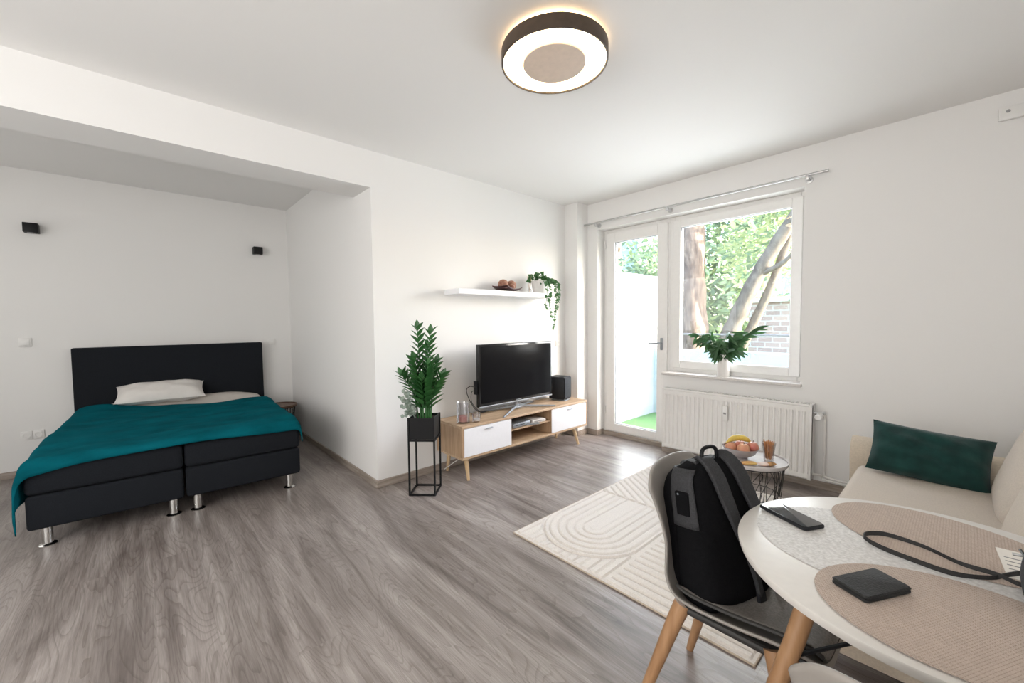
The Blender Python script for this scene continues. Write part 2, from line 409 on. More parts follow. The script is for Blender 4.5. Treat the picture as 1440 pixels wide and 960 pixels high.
def prism(bm, poly, z0, z1):
    a = [bm.verts.new((x, y, z0)) for x, y in poly]; b = [bm.verts.new((x, y, z1)) for x, y in poly]; n = len(poly)
    bm.faces.new(a[::-1]); bm.faces.new(b)
    for i in range(n): bm.faces.new((a[i], a[(i + 1) % n], b[(i + 1) % n], b[i]))
    return bm

def rrect(bm, hx, hy, r, z0, z1, e=.002, n=6):
    poly = []
    for cx, cy, a0 in ((hx - r, hy - r, 0), (-hx + r, hy - r, PI / 2), (-hx + r, -hy + r, PI), (hx - r, -hy + r, 1.5 * PI)):
        for i in range(n + 1): a = a0 + PI / 2 * i / n; poly.append((cx + r * math.cos(a), cy + r * math.sin(a)))
    k = len(poly); rings = []
    for z, f in ((z0, e), (z0 + e, 0), (z1 - e, 0), (z1, e)):
        rings.append([bm.verts.new((x * (1 - f / hx), y * (1 - f / hy), z)) for x, y in poly])
    for a, b in zip(rings, rings[1:]):
        for i in range(k): bm.faces.new((a[i], a[(i + 1) % k], b[(i + 1) % k], b[i]))
    bm.faces.new(rings[0][::-1]); bm.faces.new(rings[-1])
    return bm

def struct(name, bm, m, label, parent=None, **k):
    k.setdefault('smooth', False)
    o = link(name, bm, m, parent, **k)
    if not parent: tag(o, label, kind='structure')
    return o

# ------------------------------------------------------------------ room shell
X0, YW, H = -3.186, 3.963, 2.7225
XA, YA, HA = -5.692, 1.395, 2.765
XR, YB, YL = .66, -2.6, -2.1
ZL = 2.434
struct('floor', box(BM(), -6.0, XR + .2, YB - .2, YW + .16, -.12, 0), M['floor'], 'grey brown wood plank floor of the room')
struct('ceiling', box(BM(), -3.36, XR + .2, YB - .2, YW + .3, H, H + .15), M['ceil'], 'white ceiling of the living room')
struct('ceiling_alcove', box(BM(), -6.0, -3.36, YB - .2, YA + .3, HA, HA + .12), M['ceil'], 'white ceiling over the bed alcove')
struct('wall_left', box(BM(), X0 - .2, X0, YA, YW + .3, 0, H), M['wall'], 'white wall behind the television')
struct('wall_alcove_right', box(BM(), -6.0, X0 - .2, YA, YA + .2, 0, HA), M['wall'], 'white side wall of the bed alcove')
bm = box(BM(), -6.0, XA, YL - .2, YA, 0, HA); box(bm, XA, XA + .018, YL, YA, 0, 2.468)
struct('wall_alcove_back', bm, M['wall'], 'white wall behind the bed headboard')
struct('wall_alcove_left', box(BM(), -6.0, X0 - .35, YL - .2, YL, 0, HA), M['wall'], 'white wall on the far left side of the bed alcove')
struct('wall_lintel', box(BM(), -3.535, X0, YL - .2, YA, ZL, H), M['wall'], 'white ceiling beam across the bed alcove')
struct('wall_left_rear', box(BM(), -3.535, X0, YB - .2, YL, 0, H), M['wall'], 'white wall left of the alcove opening')
struct('wall_rear', box(BM(), -3.6, XR + .2, YB - .2, YB, 0, H), M['wall'], 'white wall behind the viewer')
struct('wall_right', box(BM(), XR, XR + .2, YB, YW + .3, 0, H), M['wall'], 'white wall behind the sofa')
PX = -3.0
struct('wall_pillar', box(BM(), X0, PX, 3.77, YW, 0, H), M['wall'], 'white corner pillar beside the balcony door')
# window wall with recess
RX0, RX1, RZ = -2.861, -.862, 2.412
bm = BM()
box(bm, X0 - .2, RX0, YW, YW + .3, 0, H); box(bm, RX1, XR + .2, YW, YW + .3, 0, H)
box(bm, RX0, RX1, YW, YW + .3, RZ, H); box(bm, -2.045, RX1, YW, YW + .3, 0, .80)
box(bm, RX0, -2.045, YW + .12, YW + .3, -.02, .045)
struct('wall_window', bm, M['wall'], 'white window wall with recessed balcony door and window')
# baseboards
BH, BT = .062, .014
struct('baseboard_left', box(BM(), X0, X0 + BT, YA - BT, 3.77, 0, BH), M['basey'], 'grey brown baseboard under the television wall', bevel=.003)
struct('baseboard_alcove_right', box(BM(), XA + .018, X0, YA - BT, YA, 0, BH), M['base'], 'grey brown baseboard along the alcove side wall', bevel=.003)
struct('baseboard_alcove_back', box(BM(), XA + .018, XA + .018 + BT, YL, YA - BT, 0, BH), M['basey'], 'grey brown baseboard behind the bed', bevel=.003)
bm = box(BM(), X0 + BT, PX + BT, 3.77 - BT, 3.77, 0, BH); box(bm, PX, PX + BT, 3.77, YW - BT, 0, BH)
struct('baseboard_pillar', bm, M['base'], 'grey brown baseboard around the corner pillar', bevel=.003)
bm = box(BM(), PX, RX0 + BT, YW - BT, YW, 0, BH); box(bm, RX0, RX0 + BT, YW, YW + .11, 0, BH); box(bm, RX0 + BT, -2.045, YW + .10, YW + .12, 0, .05)
box(bm, -2.045, XR, YW - BT, YW, 0, BH)
struct('baseboard_window', bm, M['base'], 'grey brown baseboard below the window and door', bevel=.003)

# ------------------------------------------------------------------ balcony door and window
YF = 4.10
def rect_frame(bm, x0, x1, z0, z1, y0, y1, w, wb=None):
    wb = wb or w
    box(bm, x0, x0 + w, y0, y1, z0, z1); box(bm, x1 - w, x1, y0, y1, z0, z1)
    box(bm, x0 + w, x1 - w, y0, y1, z1 - w, z1); box(bm, x0 + w, x1 - w, y0, y1, z0, z0 + wb)
d1 = thing('door_1', 'white glazed balcony door with tall pane', None); d1['kind'] = 'structure'
bm = BM(); rect_frame(bm, RX0, -2.045, .04, RZ, YF + .005, YF + .08, .045, .035)
link('door_frame', bm, M['pvc'], d1, False, bevel=.004)
bm = BM(); rect_frame(bm, -2.822, -2.064, .058, 2.375, YF - .018, YF + .055, .115, .088)
lf = link('door_leaf', bm, M['pvc'], d1, False, bevel=.006)
bm = BM(); rect_frame(bm, -2.712, -2.174, .141, 2.265, YF - .006, YF + .03, .009)
link('glazing_gasket', bm, M['gasket'], lf, False)
link('door_pane', box(BM(), -2.705, -2.181, YF + .010, YF + .016, .148, 2.258), M['pane'], d1, False)
bm = BM(); rbox(bm, -2.136, -2.106, YF - .03, YF - .018, 1.04, 1.17, .006, 2)
tube(bm, [(-2.121, YF - .02, 1.115), (-2.121, YF - .06, 1.115), (-2.14, YF - .066, 1.115), (-2.24, YF - .066, 1.113)], .009, 8)
link('door_handle', bm, M['silver'], d1)
bm = BM()
for z in (.25, 2.2): tube(bm, [(-2.835, YF - .02, z), (-2.835, YF - .02, z + .09)], .009, 8)
link('hinge', bm, M['pvc'], d1)
w1 = thing('window_1', 'large white fixed window pane over the radiator', None); w1['kind'] = 'structure'
bm = BM(); rect_frame(bm, -2.045, RX1, .82, RZ, YF + .005, YF + .08, .05)
link('window_frame', bm, M['pvc'], w1, False, bevel=.004)
bm = BM(); rect_frame(bm, -2.005, -.895, .862, 2.372, YF - .016, YF + .055, .078)
link('window_sash', bm, M['pvc'], w1, False, bevel=.006)
bm = BM(); rect_frame(bm, -1.932, -.968, .935, 2.299, YF - .004, YF + .03, .008)
link('glazing_gasket', bm, M['gasket'], w1, False)
link('window_pane', box(BM(), -1.926, -.974, YF + .012, YF + .018, .94, 2.293), M['pane'], w1, False)
link('sill', rbox(BM(), -2.045, -.85, YW - .035, YF + .02, .80, .826, .005, 2), M['sill'], w1, False)

# curtain rod
cr = thing('curtain_rod', 'thin brushed steel curtain rod above the window and balcony door', 'curtain rod', (-1.84, 3.89, 2.47))
link('rod', tube(BM(), [(-1.145, 0, .004), (1.13, 0, .004)], .010, 12), M['steel'], cr)
for x in (-.99, -.135, 1.01):
    b = lathe(BM(), [(.0, 0), (.026, 0), (.026, .006), (.009, .008), (.009, .055)], 14)
    for v in b.verts: v.co = V((x + v.co.x, .072 - v.co.z, -.018 + v.co.y))
    rbox(b, x - .011, x + .011, -.014, .016, -.034, .006, .004, 2)
    link('bracket', b, M['steel'], cr)
for x in (-1.15, 1.13): link('end_cap', tube(BM(), [(x, 0, .004), (x + .014, 0, .004)], .0125, 12), M['steel'], cr)

# ------------------------------------------------------------------ radiator
rd = thing('radiator', 'white ribbed panel radiator below the window', 'radiator', (-1.37, 3.84, .0))
bm = BM(); nr = 29; z0, z1 = .085, .672; W = 1.236
pts = []
for i in range(nr):
    xa = -W / 2 + .02 + (W - .04) * i / nr; p = (W - .04) / nr
    pts += [(xa, 0), (xa + p * .28, 0), (xa + p * .42, .011), (xa + p * .86, .011)]
pts.append((W / 2 - .02, 0))
lv = [(z0, .012), (z0 + .012, .0), (z0 + .045, .0), (z0 + .06, 1), (z1 - .06, 1), (z1 - .045, .0), (z1 - .01, .0), (z1, .012)]
rows = []
for z, s in lv: rows.append([bm.verts.new((x, (d if s == 1 else 0) + (s if s != 1 else 0), z)) for x, d in pts])
for a, b in zip(rows, rows[1:]):
    for i in range(len(pts) - 1): bm.faces.new((a[i], a[i + 1], b[i + 1], b[i]))
box(bm, -W / 2, -W / 2 + .022, 0.002, .03, z0, z1); box(bm, W / 2 - .022, W / 2, 0.002, .03, z0, z1)
link('front_panel', bm, M['radiator'], rd)
link('rear_panel', box(BM(), -W / 2 + .01, W / 2 - .01, .075, .088, z0 + .01, z1 - .01), M['radiator'], rd, False)
for x in (-W / 2, W / 2 - .006): link('side_cover', box(BM(), x, x + .006, .0, .095, z0, z1 + .012), M['radiator'], rd, False, bevel=.002)
for x in (-.4, .4): link('wall_bracket', box(BM(), x - .02, x + .02, .088, .1225, z0 + .1, z1 - .05), M['radiator'], rd, False)
bm = BM()
rect = [(-W / 2, W / 2, .0, .012), (-W / 2, W / 2, .085, .095)]
for a, b, c, d in rect: box(bm, a, b, c, d, z1 - .002, z1 + .012)
for i in range(46): x = -W / 2 + .01 + i * (W - .02) / 45; box(bm, x - .004, x + .004, .012, .085, z1 + .002, z1 + .010)
link('top_grille', bm, M['radiator'], rd, False)
bm = BM(); tube(bm, [(W / 2, .05, .615), (W / 2 + .06, .05, .615)], .011, 10); tube(bm, [(W / 2 + .055, .05, .615), (W / 2 + .055, .105, .615)], .012, 10)
link('valve_body', bm, M['steel'], rd)
link('thermostat_head', tube(BM(), [(W / 2 + .045, .05, .600), (W / 2 + .045, .035, .600), (W / 2 + .045, -.035, .598), (W / 2 + .045, -.042, .598)], [.017, .024, .024, .018], 16), M['plastic_w'], rd)
bm = BM(); tube(bm, catmull([(W / 2 + .06, .095, .60), (W / 2 + .064, .098, .5), (W / 2 + .064, .098, .2), (W / 2 + .066, .098, .125), (W / 2 + .10, .098, .105), (W / 2 + .3, .098, .10), (W / 2 + 1.2, .098, .095)], 6), .009, 8)
tube(bm, [(W / 2 - .03, .06, .12), (W / 2 + .03, .085, .12), (W / 2 + .05, .098, .115), (W / 2 + .055, .098, .085), (W / 2 + 1.2, .098, .07)], .008, 8)
link('heating_pipe', bm, M['radiator'], rd)
al = thing('heat_meter', 'small white heat meter clipped on the radiator front', 'heat meter', (-1.385, 3.838, .45))
link('meter_case', rbox(BM(), -.022, .022, -.022, -.001, 0, .135, .005, 2), M['plastic_w'], al)
link('meter_window', rbox(BM(), -.011, .011, -.0245, -.0215, .062, .078, .001, 1), M['plastic_g'], al)

# wall sensor, sockets and switches
sn = thing('wall_sensor_box', 'small white box high on the window wall near the ceiling', 'sensor', (.175, YW, 2.588))
link('box_case', rbox(BM(), -.048, .06, -.03, -.001, -.038, .038, .006, 2), M['plastic_w'], sn)
link('box_button', lathe(BM(), [(0, .006), (.008, .006), (.01, 0)], 12), M['plastic_g'], sn, rot=(PI / 2, 0, 0), loc=(-.01, -.03, .01))
def plate(name, label, cat, loc, face, w=.08, h=.08, rocker=True, slots=1):
    t = thing(name, label, cat, loc, {'+x': PI / 2, '-y': 0}[face])
    for s in range(slots):
        ox = (s - (slots - 1) / 2) * .073
        link('cover_plate', rbox(BM(), ox - w / 2, ox + w / 2, -.009, -.0005, -h / 2, h / 2, .003, 2), M['plastic_w'], t)
        if rocker: link('rocker', rbox(BM(), ox - .027, ox + .027, -.014, -.0085, -.027, .027, .003, 2), M['plastic_w'], t)
        else:
            p = lathe(BM(), [(.0, -.006), (.019, -.006), (.021, .004), (.024, .004), (.024, 0)], 20)
            link('socket_insert', p, M['plastic_w'], t, rot=(PI / 2, 0, 0), loc=(ox, -.009, 0))
    return t
plate('light_switch', 'white light switch left of the bed headboard', 'light switch', (XA + .018, -.774, 1.213), '+x')
plate('light_switch', 'white light switch right of the bed headboard', 'light switch', (XA + .018, 1.18, 1.14), '+x')
plate('power_socket', 'white double power socket low on the wall left of the bed', 'power socket', (XA + .018, -.765, .367), '+x', .072, .078, False, 2)
plate('power_socket', 'white wall socket just right of the television edge', 'power socket', (X0, 3.62, 1.10), '+x', .07, .07, False, 1)

# ------------------------------------------------------------------ ceiling lamp
cl = thing('ceiling_lamp', 'round bronze ceiling lamp with glowing ring diffuser', 'ceiling lamp', (-1.40, 1.58, H))
link('ceiling_plate', lathe(BM(), [(0, -.001), (.20, -.001), (.20, -.025), (0, -.025)], 48), M['plastic_w'], cl)
link('back_light', lathe(BM(), [(.205, -.003), (.235, -.003), (.235, -.018), (.205, -.018), (.205, -.003)], 64), M['backglow'], cl)
link('lamp_body', lathe(BM(), [(.16, -.024), (.262, -.024), (.264, -.028), (.264, -.088), (.262, -.09), (.256, -.09), (.255, -.03), (.16, -.03), (.16, -.024)], 72), M['lampbrown'], cl)
link('diffuser_ring', lathe(BM(), [(.156, -.055), (.158, -.078), (.166, -.083), (.25, -.085), (.2545, -.082), (.2545, -.032), (.156, -.032), (.156, -.055)], 72), M['glow'], cl)
link('centre_disc', lathe(BM(), [(0, -.090), (.153, -.090), (.1555, -.088), (.1555, -.04), (0, -.04)], 48), M['lampdisc'], cl)

# two cube wall lamps in the alcove
def cube_lamp(y, z, label):
    t = thing('wall_lamp', label, 'wall lamp', (XA, y, z), 0, 'black cube wall lamps above the bed')
    link('lamp_housing', rbox(BM(), .024, .115, -.046, .046, -.042, .042, .004, 2), M['black'], t)
    link('wall_mount', rbox(BM(), .001, .026, -.035, .035, -.035, .035, .003, 2), M['black'], t)
    link('lamp_lens', lathe(BM(), [(0, 0), (.026, 0), (.03, .004)], 20), M['plastic_g'], t, loc=(.07, 0, -.0425))
cube_lamp(-.69, 2.235, 'black cube wall lamp on the left above the bed')
cube_lamp(1.06, 2.225, 'black cube wall lamp on the right near the alcove corner')

# ------------------------------------------------------------------ bed
BEDX, BEDY, BEDR = -3.662, .190, math.radians(-2.7)
bed = thing('double_bed', 'dark charcoal box spring double bed with tall plain headboard', 'bed', (BEDX, BEDY, 0), BEDR)
BW, BL = .742, 1.90
for s in (-1, 1):
    y0, y1 = (.006, BW) if s > 0 else (-BW, -.006)
    link('bed_base', rbox(BM(), -BL, 0, y0, y1, .128, .338, .022, 4), M['blackfab'], bed)
    link('mattress', rbox(BM(), -BL, .006, y0 - .002, y1 + .002, .340, .512, .032, 5), M['blackfab'], bed)
    for x in (-.085, -BL + .12):
        for yy in (y0 + .075, y1 - .075) :
            if abs(yy) > .3: yy = s * (BW - .07)
            else: yy = s * .068
            link('leg', lathe(BM(), [(0, 0), (.042, 0), (.043, .006), (.036, .012), (.0255, .016), (.0255, .13), (0, .13)], 24), M['chrome'], bed, loc=(x, yy, 0))
def hump(x, y):
    k = min(1, max(0, (-x - 1.56) / .22)); k = k * k * (3 - 2 * k)
    return .068 * k * max(0, 1 - (abs(y) / .735) ** 5)
def topper(u, v):
    x = -BL + u * (BL - .06); y = -BW + .012 + v * (2 * BW - .024)
    e = max(abs(2 * v - 1), abs(2 * u - 1)); z = .545 - .03 * max(0, (e - .93) / .07) ** 2
    z += hump(x, y) + .004 * math.sin(9 * x + 4 * y) + .003 * math.sin(17 * y + 3 * x)
    return (x, y, z)
bm = BM(); grid(bm, 40, 40, topper)
g = bmesh.ops.extrude_edge_only(bm, edges=[e for e in bm.edges if e.is_boundary])
for v in [e for e in g['geom'] if isinstance(e, bmesh.types.BMVert)]: v.co.z = .505
link('fitted_sheet', bm, M['sheet'], bed)
link('headboard', rbox(BM(), -BL - .055, -BL + .012, -.772, .772, .02, 1.148, .014, 3), M['blackfab'], bed)

# blanket
def fold_over(t, a, r=.045, flare=.03):
    if abs(t) <= a: return t, 0.
    s = 1 if t > 0 else -1; e = abs(t) - a
    if e < r * PI / 2:
        g_ = e / r; return s * (a + r * math.sin(g_)), -r * (1 - math.cos(g_))
    q = e - r * PI / 2
    return s * (a + r + flare * q), -(r + q)
LB, RB = 1.0, .83
def blanket(u, v):
    t = -LB + v * (LB + RB)
    xs = -1.79 + .46 * v + .012 * math.sin(13 * v)
    xe = .048 + .012 * math.sin(7 * v + 1) + .09 * max(0, 1 - v / .28) ** 1.5
    x = xs + u * (xe - xs)
    y, zy = fold_over(t, BW - .04)
    if x > -.035:
        e = x + .035; r = .05
        if e < r * PI / 2: xx, zx = -.035 + r * math.sin(e / r), -r * (1 - math.cos(e / r))
        else: xx, zx = -.035 + r + .1 * (e - r * PI / 2), -(r + e - r * PI / 2)
    else: xx, zx = x, 0
    w = .8 * abs(1) * .009 * math.sin(6 * x + 3.3 * t + 1) + .007 * math.sin(11 * t - 5 * x) + .005 * math.sin(19 * x + 7 * t) + .012 * math.sin(3 * t + 1.4 * x)
    hang = min(1, -zy / .1)
    out = hang * (.02 + .018 * math.sin(9 * x) + .012 * math.sin(21 * x + 1))
    y += out * (.15 if t > 0 else -.7)
    fr = min(1, max(0, (x + .12) / .12))
    edge = min(1, u * 14, (1 - u) * 14 + .0)
    return (xx + .012 * fr, y, .574 + hump(x, t) + .75 * w * (1 - .7 * fr) * (1 - .5 * hang) + zy + zx - .012 * fr)
bm = BM(); grid(bm, 90, 110, blanket)
bl = link('blanket', bm, M['teal'], None, loc=(BEDX, BEDY, 0), rot=(0, 0, BEDR), solid=.008)
tag(bl, 'teal fleece blanket spread over the bed and hanging at its left side', 'blanket')
pl = link('bed_pillow', pillow_bm(.17, .345, .085, wr=.008), M['pillow'], None, loc=(-5.40, .135, .688), rot=(0, math.radians(22), math.radians(-3)))
tag(pl, 'white pillow lying flat against the dark headboard', 'pillow')

# ------------------------------------------------------------------ wire basket tables
def wire_table(name, label, loc, r_top, r_bot, h, tray_mat, rim_mat, rotz=0):
    t = thing(name, label, 'side table', loc, rotz)
    link('tray_top', lathe(BM(), [(0, h - .012), (r_top + .006, h - .012), (r_top + .012, h - .004), (r_top + .012, h + .012), (r_top + .006, h + .012), (r_top + .004, h), (0, h)], 48), [tray_mat], t)
    bm = BM()
    def ring(r, z, rad=.003): tube(bm, [(r * math.cos(a), r * math.sin(a), z) for a in [2 * PI * i / 36 for i in range(37)]], rad, 6, False)
    R_ = lambda z: r_bot + (r_top - .008 - r_bot) * z / h
    ring(R_(h - .02), h - .02, .004); ring(R_(.006), .006, .004)
    rnd = random.Random(3)
    n = 12
    for i in range(n):
        a0 = 2 * PI * i / n; am = a0 + PI / n * rnd.uniform(-.9, .9); zm = h * rnd.uniform(.35, .65)
        P = lambda a, z: (R_(z) * math.cos(a), R_(z) * math.sin(a), z)
        tube(bm, [P(a0, h - .02), P(am, zm)], .0022, 5); tube(bm, [P(am, zm), P(a0, .006)], .0022, 5)
        a1 = a0 + 2 * PI / n
        tube(bm, [P(am, zm), P(a1 + rnd.uniform(-.1, .1), h - .02)], .0022, 5)
        tube(bm, [P(am, zm), P(a1, .006)], .0022, 5)
        tube(bm, [P(a0 + PI / n, h - .02), P(a0 + PI / n * 1.3, .006)], .0022, 5)
    ring(R_(h * .5), h * .5, .0022)
    link('wire_basket', bm, M['wire'], t)
    return t
wire_table('wire_side_table', 'round wire basket table with brown wood top beside the bed', (-5.36, 1.18, 0), .165, .11, .40, M['darkwood'], M['darkwood'])
STX, STY, STH = -.893, 2.925, .44
wire_table('wire_side_table', 'round wire basket table with pale tray top holding snacks and fruit', (STX, STY, 0), .194, .145, STH, M['marbletop'], M['ceramic'])

# fruit bowl, fruit, snacks, glass of sticks on the side table
ZT = STH + .0005
FBX, FBY = -.945, 2.885
fb = thing('fruit_bowl', 'shallow footed glass bowl of fruit on the round tray table', 'bowl', (FBX, FBY, ZT))
link('bowl', lathe(BM(), [(0, .022), (.045, .024), (.08, .045), (.105, .08), (.109, .08), (.084, .04), (.05, .018), (0, .014)], 40), M['bowlglass'], fb)
link('foot', lathe(BM(), [(0, 0), (.042, 0), (.044, .006), (.03, .014), (.03, .02), (0, .02)], 32), M['bowlglass'], fb)
def fruit(name, label, cat, loc, r, m, group=None):
    bm = BM(); lathe(bm, [(0, .78 * r), (.18 * r, .88 * r), (.5 * r, .86 * r), (.86 * r, .5 * r), (r, .02 * r), (.9 * r, -.45 * r), (.55 * r, -.82 * r), (.2 * r, -.9 * r), (0, -.86 * r)], 20)
    t = thing(name, label, cat, loc)
    link('flesh', bm, m, t); link('stalk', tube(BM(), [(0, 0, .76 * r), (.004, .002, .76 * r + .016)], .002, 6), M['darkwood'], t)
    return t
fruit('peach', 'orange peach at the front of the fruit bowl', 'fruit', (FBX + .035, FBY - .055, ZT + .082), .038, M['peach'])
fruit('apple', 'red apple at the right of the fruit bowl', 'fruit', (FBX + .065, FBY + .02, ZT + .086), .036, M['apple'])
fruit('peach', 'yellow orange peach at the left of the fruit bowl', 'fruit', (FBX - .045, FBY - .045, ZT + .078), .034, M['peach'])
fruit('apple', 'small apple in the middle of the bowl under the banana', 'fruit', (FBX - .01, FBY + .02, ZT + .078), .036, M['apple'])
def banana(loc, rz, label, lean=0):
    pts = [(.105 * math.sin(a), .0, .105 * (math.cos(a)) - .105) for a in [-.85 + 1.7 * i / 12 for i in range(13)]]
    rad = [.005, .007, .013, .017, .019, .0195, .0195, .0195, .019, .017, .013, .008, .004]
    t = thing('banana', label, 'banana', loc, rz); t.rotation_euler = (lean, 0, rz)
    link('peel', tube(BM(), pts, rad, 10), M['banana'], t)
    link('tip', tube(BM(), [pts[0], (V(pts[0]) - V((.016, 0, .012)))], [.005, .0045], 7), M['darkwood'], t)
banana((FBX - .01, FBY - .005, ZT + .138), .75, 'yellow banana lying across the top of the fruit bowl')
gl = thing('stick_glass', 'flared clear glass filled with pretzel sticks on the tray table', 'glass', (-.805, 2.965, ZT))
link('tumbler', lathe(BM(), [(0, .006), (.024, .006), (.028, .03), (.034, .09), (.040, .118), (.0375, .118), (.031, .088), (.0255, .032), (.022, .012), (0, .012)][::-1] + [(0, 0.006)], 32) if False else lathe(BM(), [(0, 0), (.026, 0), (.028, .004), (.03, .04), (.036, .09), (.0405, .118), (.0385, .118), (.034, .09), (.028, .04), (.025, .014), (0, .012)], 32), M['bowlw'], gl)
s0 = None
for k in range(18):
    a = 2 * PI * k / 18 * 2.618; rr = .020 * math.sqrt((k + .5) / 18)
    b0 = V((math.cos(a) * rr * .9, math.sin(a) * rr * .9, .0145)); tp = V((math.cos(a) * rr * 1.55, math.sin(a) * rr * 1.55, .125 + .008 * math.sin(k * 2.3)))
    o = link('pretzel_stick', tube(BM(), [b0, (b0 + tp) / 2 + V((.001, 0, 0)), tp], .0034, 6), M['stick'], None, loc=(-.805, 2.965, ZT))
    tag(o, 'thin brown pretzel stick standing in the flared glass', 'snack', 'pretzel sticks in the glass')
def snack(name, label, x, y, rz, m, L=.075, W=.03, hh=.024, z=ZT):
    bm = pillow_bm(L / 2, W / 2, hh / 2, 8, .02)
    for v in bm.verts: v.co.z += hh / 2
    o = link(name, bm, m, None, loc=(x, y, z), rot=(0, 0, rz)); tag(o, label, 'snack')
snack('snack_bar', 'yellow wrapped snack bar in front of the fruit bowl', -.865, 2.79, .75, M['snack1'], .10, .035)
snack('snack_bar', 'pink and white wrapped snack in front of the pretzel glass', -.800, 2.835, .55, M['snack2'], .07, .035)
snack('snack_bar', 'brown biscuit bar at the right front of the tray table', -.765, 2.87, 1.2, M['snack3'], .06, .035)

# ------------------------------------------------------------------ floating shelf with decoration
sh = link('wall_shelf', rbox(BM(), X0, -2.955, 2.068, 3.285, 1.606, 1.655, .003, 2), M['lacquer'], None, False)
tag(sh, 'long white floating wall shelf above the television', 'shelf')
SZ = 1.6555
ds = thing('decorative_dish', 'dark red shallow dish with turned up corners on the wall shelf', 'dish', (-3.06, 2.735, SZ), .35)
def dishf(u, v):
    a = (2 * u - 1); b = (2 * v - 1); r2 = a * a + b * b
    return (.095 * b * (1 - .12 * a * a), .185 * a * (1 - .12 * b * b), .010 + .032 * (abs(a) ** 2.4) + .012 * abs(b) ** 3)
bm = BM(); grid(bm, 17, 13, dishf); link('plate', bm, M['dishm'], ds, solid=.007)
link('foot', lathe(BM(), [(0, 0), (.05, 0), (.045, .008), (0, .008)], 24), M['dishm'], ds)
for i, (x, y, r, lab) in enumerate(((-3.055, 2.672, .052, 'carved brown decorative ball on the left of the red dish'), (-3.06, 2.785, .050, 'carved brown decorative ball on the right of the red dish'), (-3.02, 2.755, .030, 'small reddish decorative ball between the two larger balls'))):
    bm = BM(); t = bmesh.new(); bmesh.ops.create_icosphere(t, subdivisions=4, radius=r)
    for v in t.verts:
        n = v.co.normalized(); v.co = n * (r * (1 + .03 * math.sin(14 * n.x + i) * math.sin(13 * n.y) * math.sin(12 * n.z + 1)))
    me = bpy.data.meshes.new('t'); t.to_mesh(me); t.free(); bm.from_mesh(me)
    o = link('decorative_ball', bm, M['ballred'], None, loc=(x, y, SZ + .017 + r)); tag(o, lab, 'decorative ball')
iv = thing('potted_ivy', 'trailing ivy in a white pot at the right end of the wall shelf', 'potted plant', (-3.04, 3.17, SZ))
link('pot', lathe(BM(), [(0, 0), (.062, 0), (.066, .004), (.084, .125), (.086, .132), (.078, .132), (.074, .12), (0, .11)], 32), M['ceramic'], iv)
link('soil', lathe(BM(), [(0, .118), (.075, .116)], 24), M['soil'], iv)
rnd = random.Random(5)
def ivyleaf(bm, p, d, s):
    p = V(p); d = V(d).normalized(); n = V((rnd.uniform(.3, 1), rnd.uniform(-.8, .2), rnd.uniform(.1, .7))).normalized()
    sd = d.cross(n).normalized(); n = sd.cross(d)
    out = [(0, 0), (.35, -.1), (.55, .28), (.30, .55), (0, 1.0), (-.30, .55), (-.55, .28), (-.35, -.1)]
    c = bm.verts.new(p + d * s * .35 + n * s * .06)
    vs = [bm.verts.new(p + sd * (a * s) + d * (b * s)) for a, b in out]
    for i in range(8): bm.faces.new((c, vs[i], vs[(i + 1) % 8]))
bm = BM()
for k in range(46):
    a = rnd.uniform(0, 2 * PI); r = rnd.uniform(.01, .10); p = V((math.cos(a) * r, math.sin(a) * r, .13 + rnd.uniform(0, .085) * (1 - r * 4)))
    ivyleaf(bm, p, (math.cos(a), math.sin(a), rnd.uniform(-.4, .7)), rnd.uniform(.04, .06))
link('foliage', bm, M['ivy'], iv)
for k, (pts, nl) in enumerate((
    ([(.03, .05, .13), (.10, .10, .13), (.125, .12, .04), (.13, .13, -.08), (.12, .11, -.2), (.125, .10, -.32), (.12, .07, -.385)], 24),
    ([(.05, .0, .13), (.115, .03, .11), (.13, .03, .0), (.13, .02, -.1), (.12, .05, -.21), (.125, .06, -.26)], 16),
    ([(.05, .06, .13), (.11, .14, .14), (.12, .17, .06), (.12, .18, -.02), (.12, .165, -.1), (.115, .15, -.16)], 15),
    ([(.0, .06, .13), (.07, .13, .16), (.09, .17, .11), (.10, .20, .05)], 9),
    ([(.05, -.03, .13), (.115, -.01, .10), (.125, -.015, -.03), (.122, -.03, -.13), (.122, -.02, -.17)], 9))):
    cv = catmull(pts, 8); bm = BM(); tube(bm, cv, .0022, 5)
    for j in range(nl):
        q = cv[int((j + .5) / nl * (len(cv) - 1))]; s = .05 - .022 * (j / nl)
        ivyleaf(bm, q, (rnd.uniform(-.2, .9), rnd.uniform(-1, 1), rnd.uniform(-1.2, -.1)), s * rnd.uniform(.8, 1.15))
    link('vine', bm, M['ivy'], iv)
rs = thing('reed_diffuser', 'small glass reed diffuser with thin sticks beside the ivy pot', 'diffuser', (-3.09, 3.075, SZ))
link('bottle', lathe(BM(), [(0, 0), (.02, 0), (.021, .004), (.021, .04), (.009, .055), (.009, .065), (.007, .065)], 20), M['glassclear'], rs)
for k in range(5):
    a = 1.2 * k; link('reed', tube(BM(), [(0, 0, .01), (.028 * math.cos(a), .028 * math.sin(a), .185)], .0013, 5), M['beech_l'], rs)

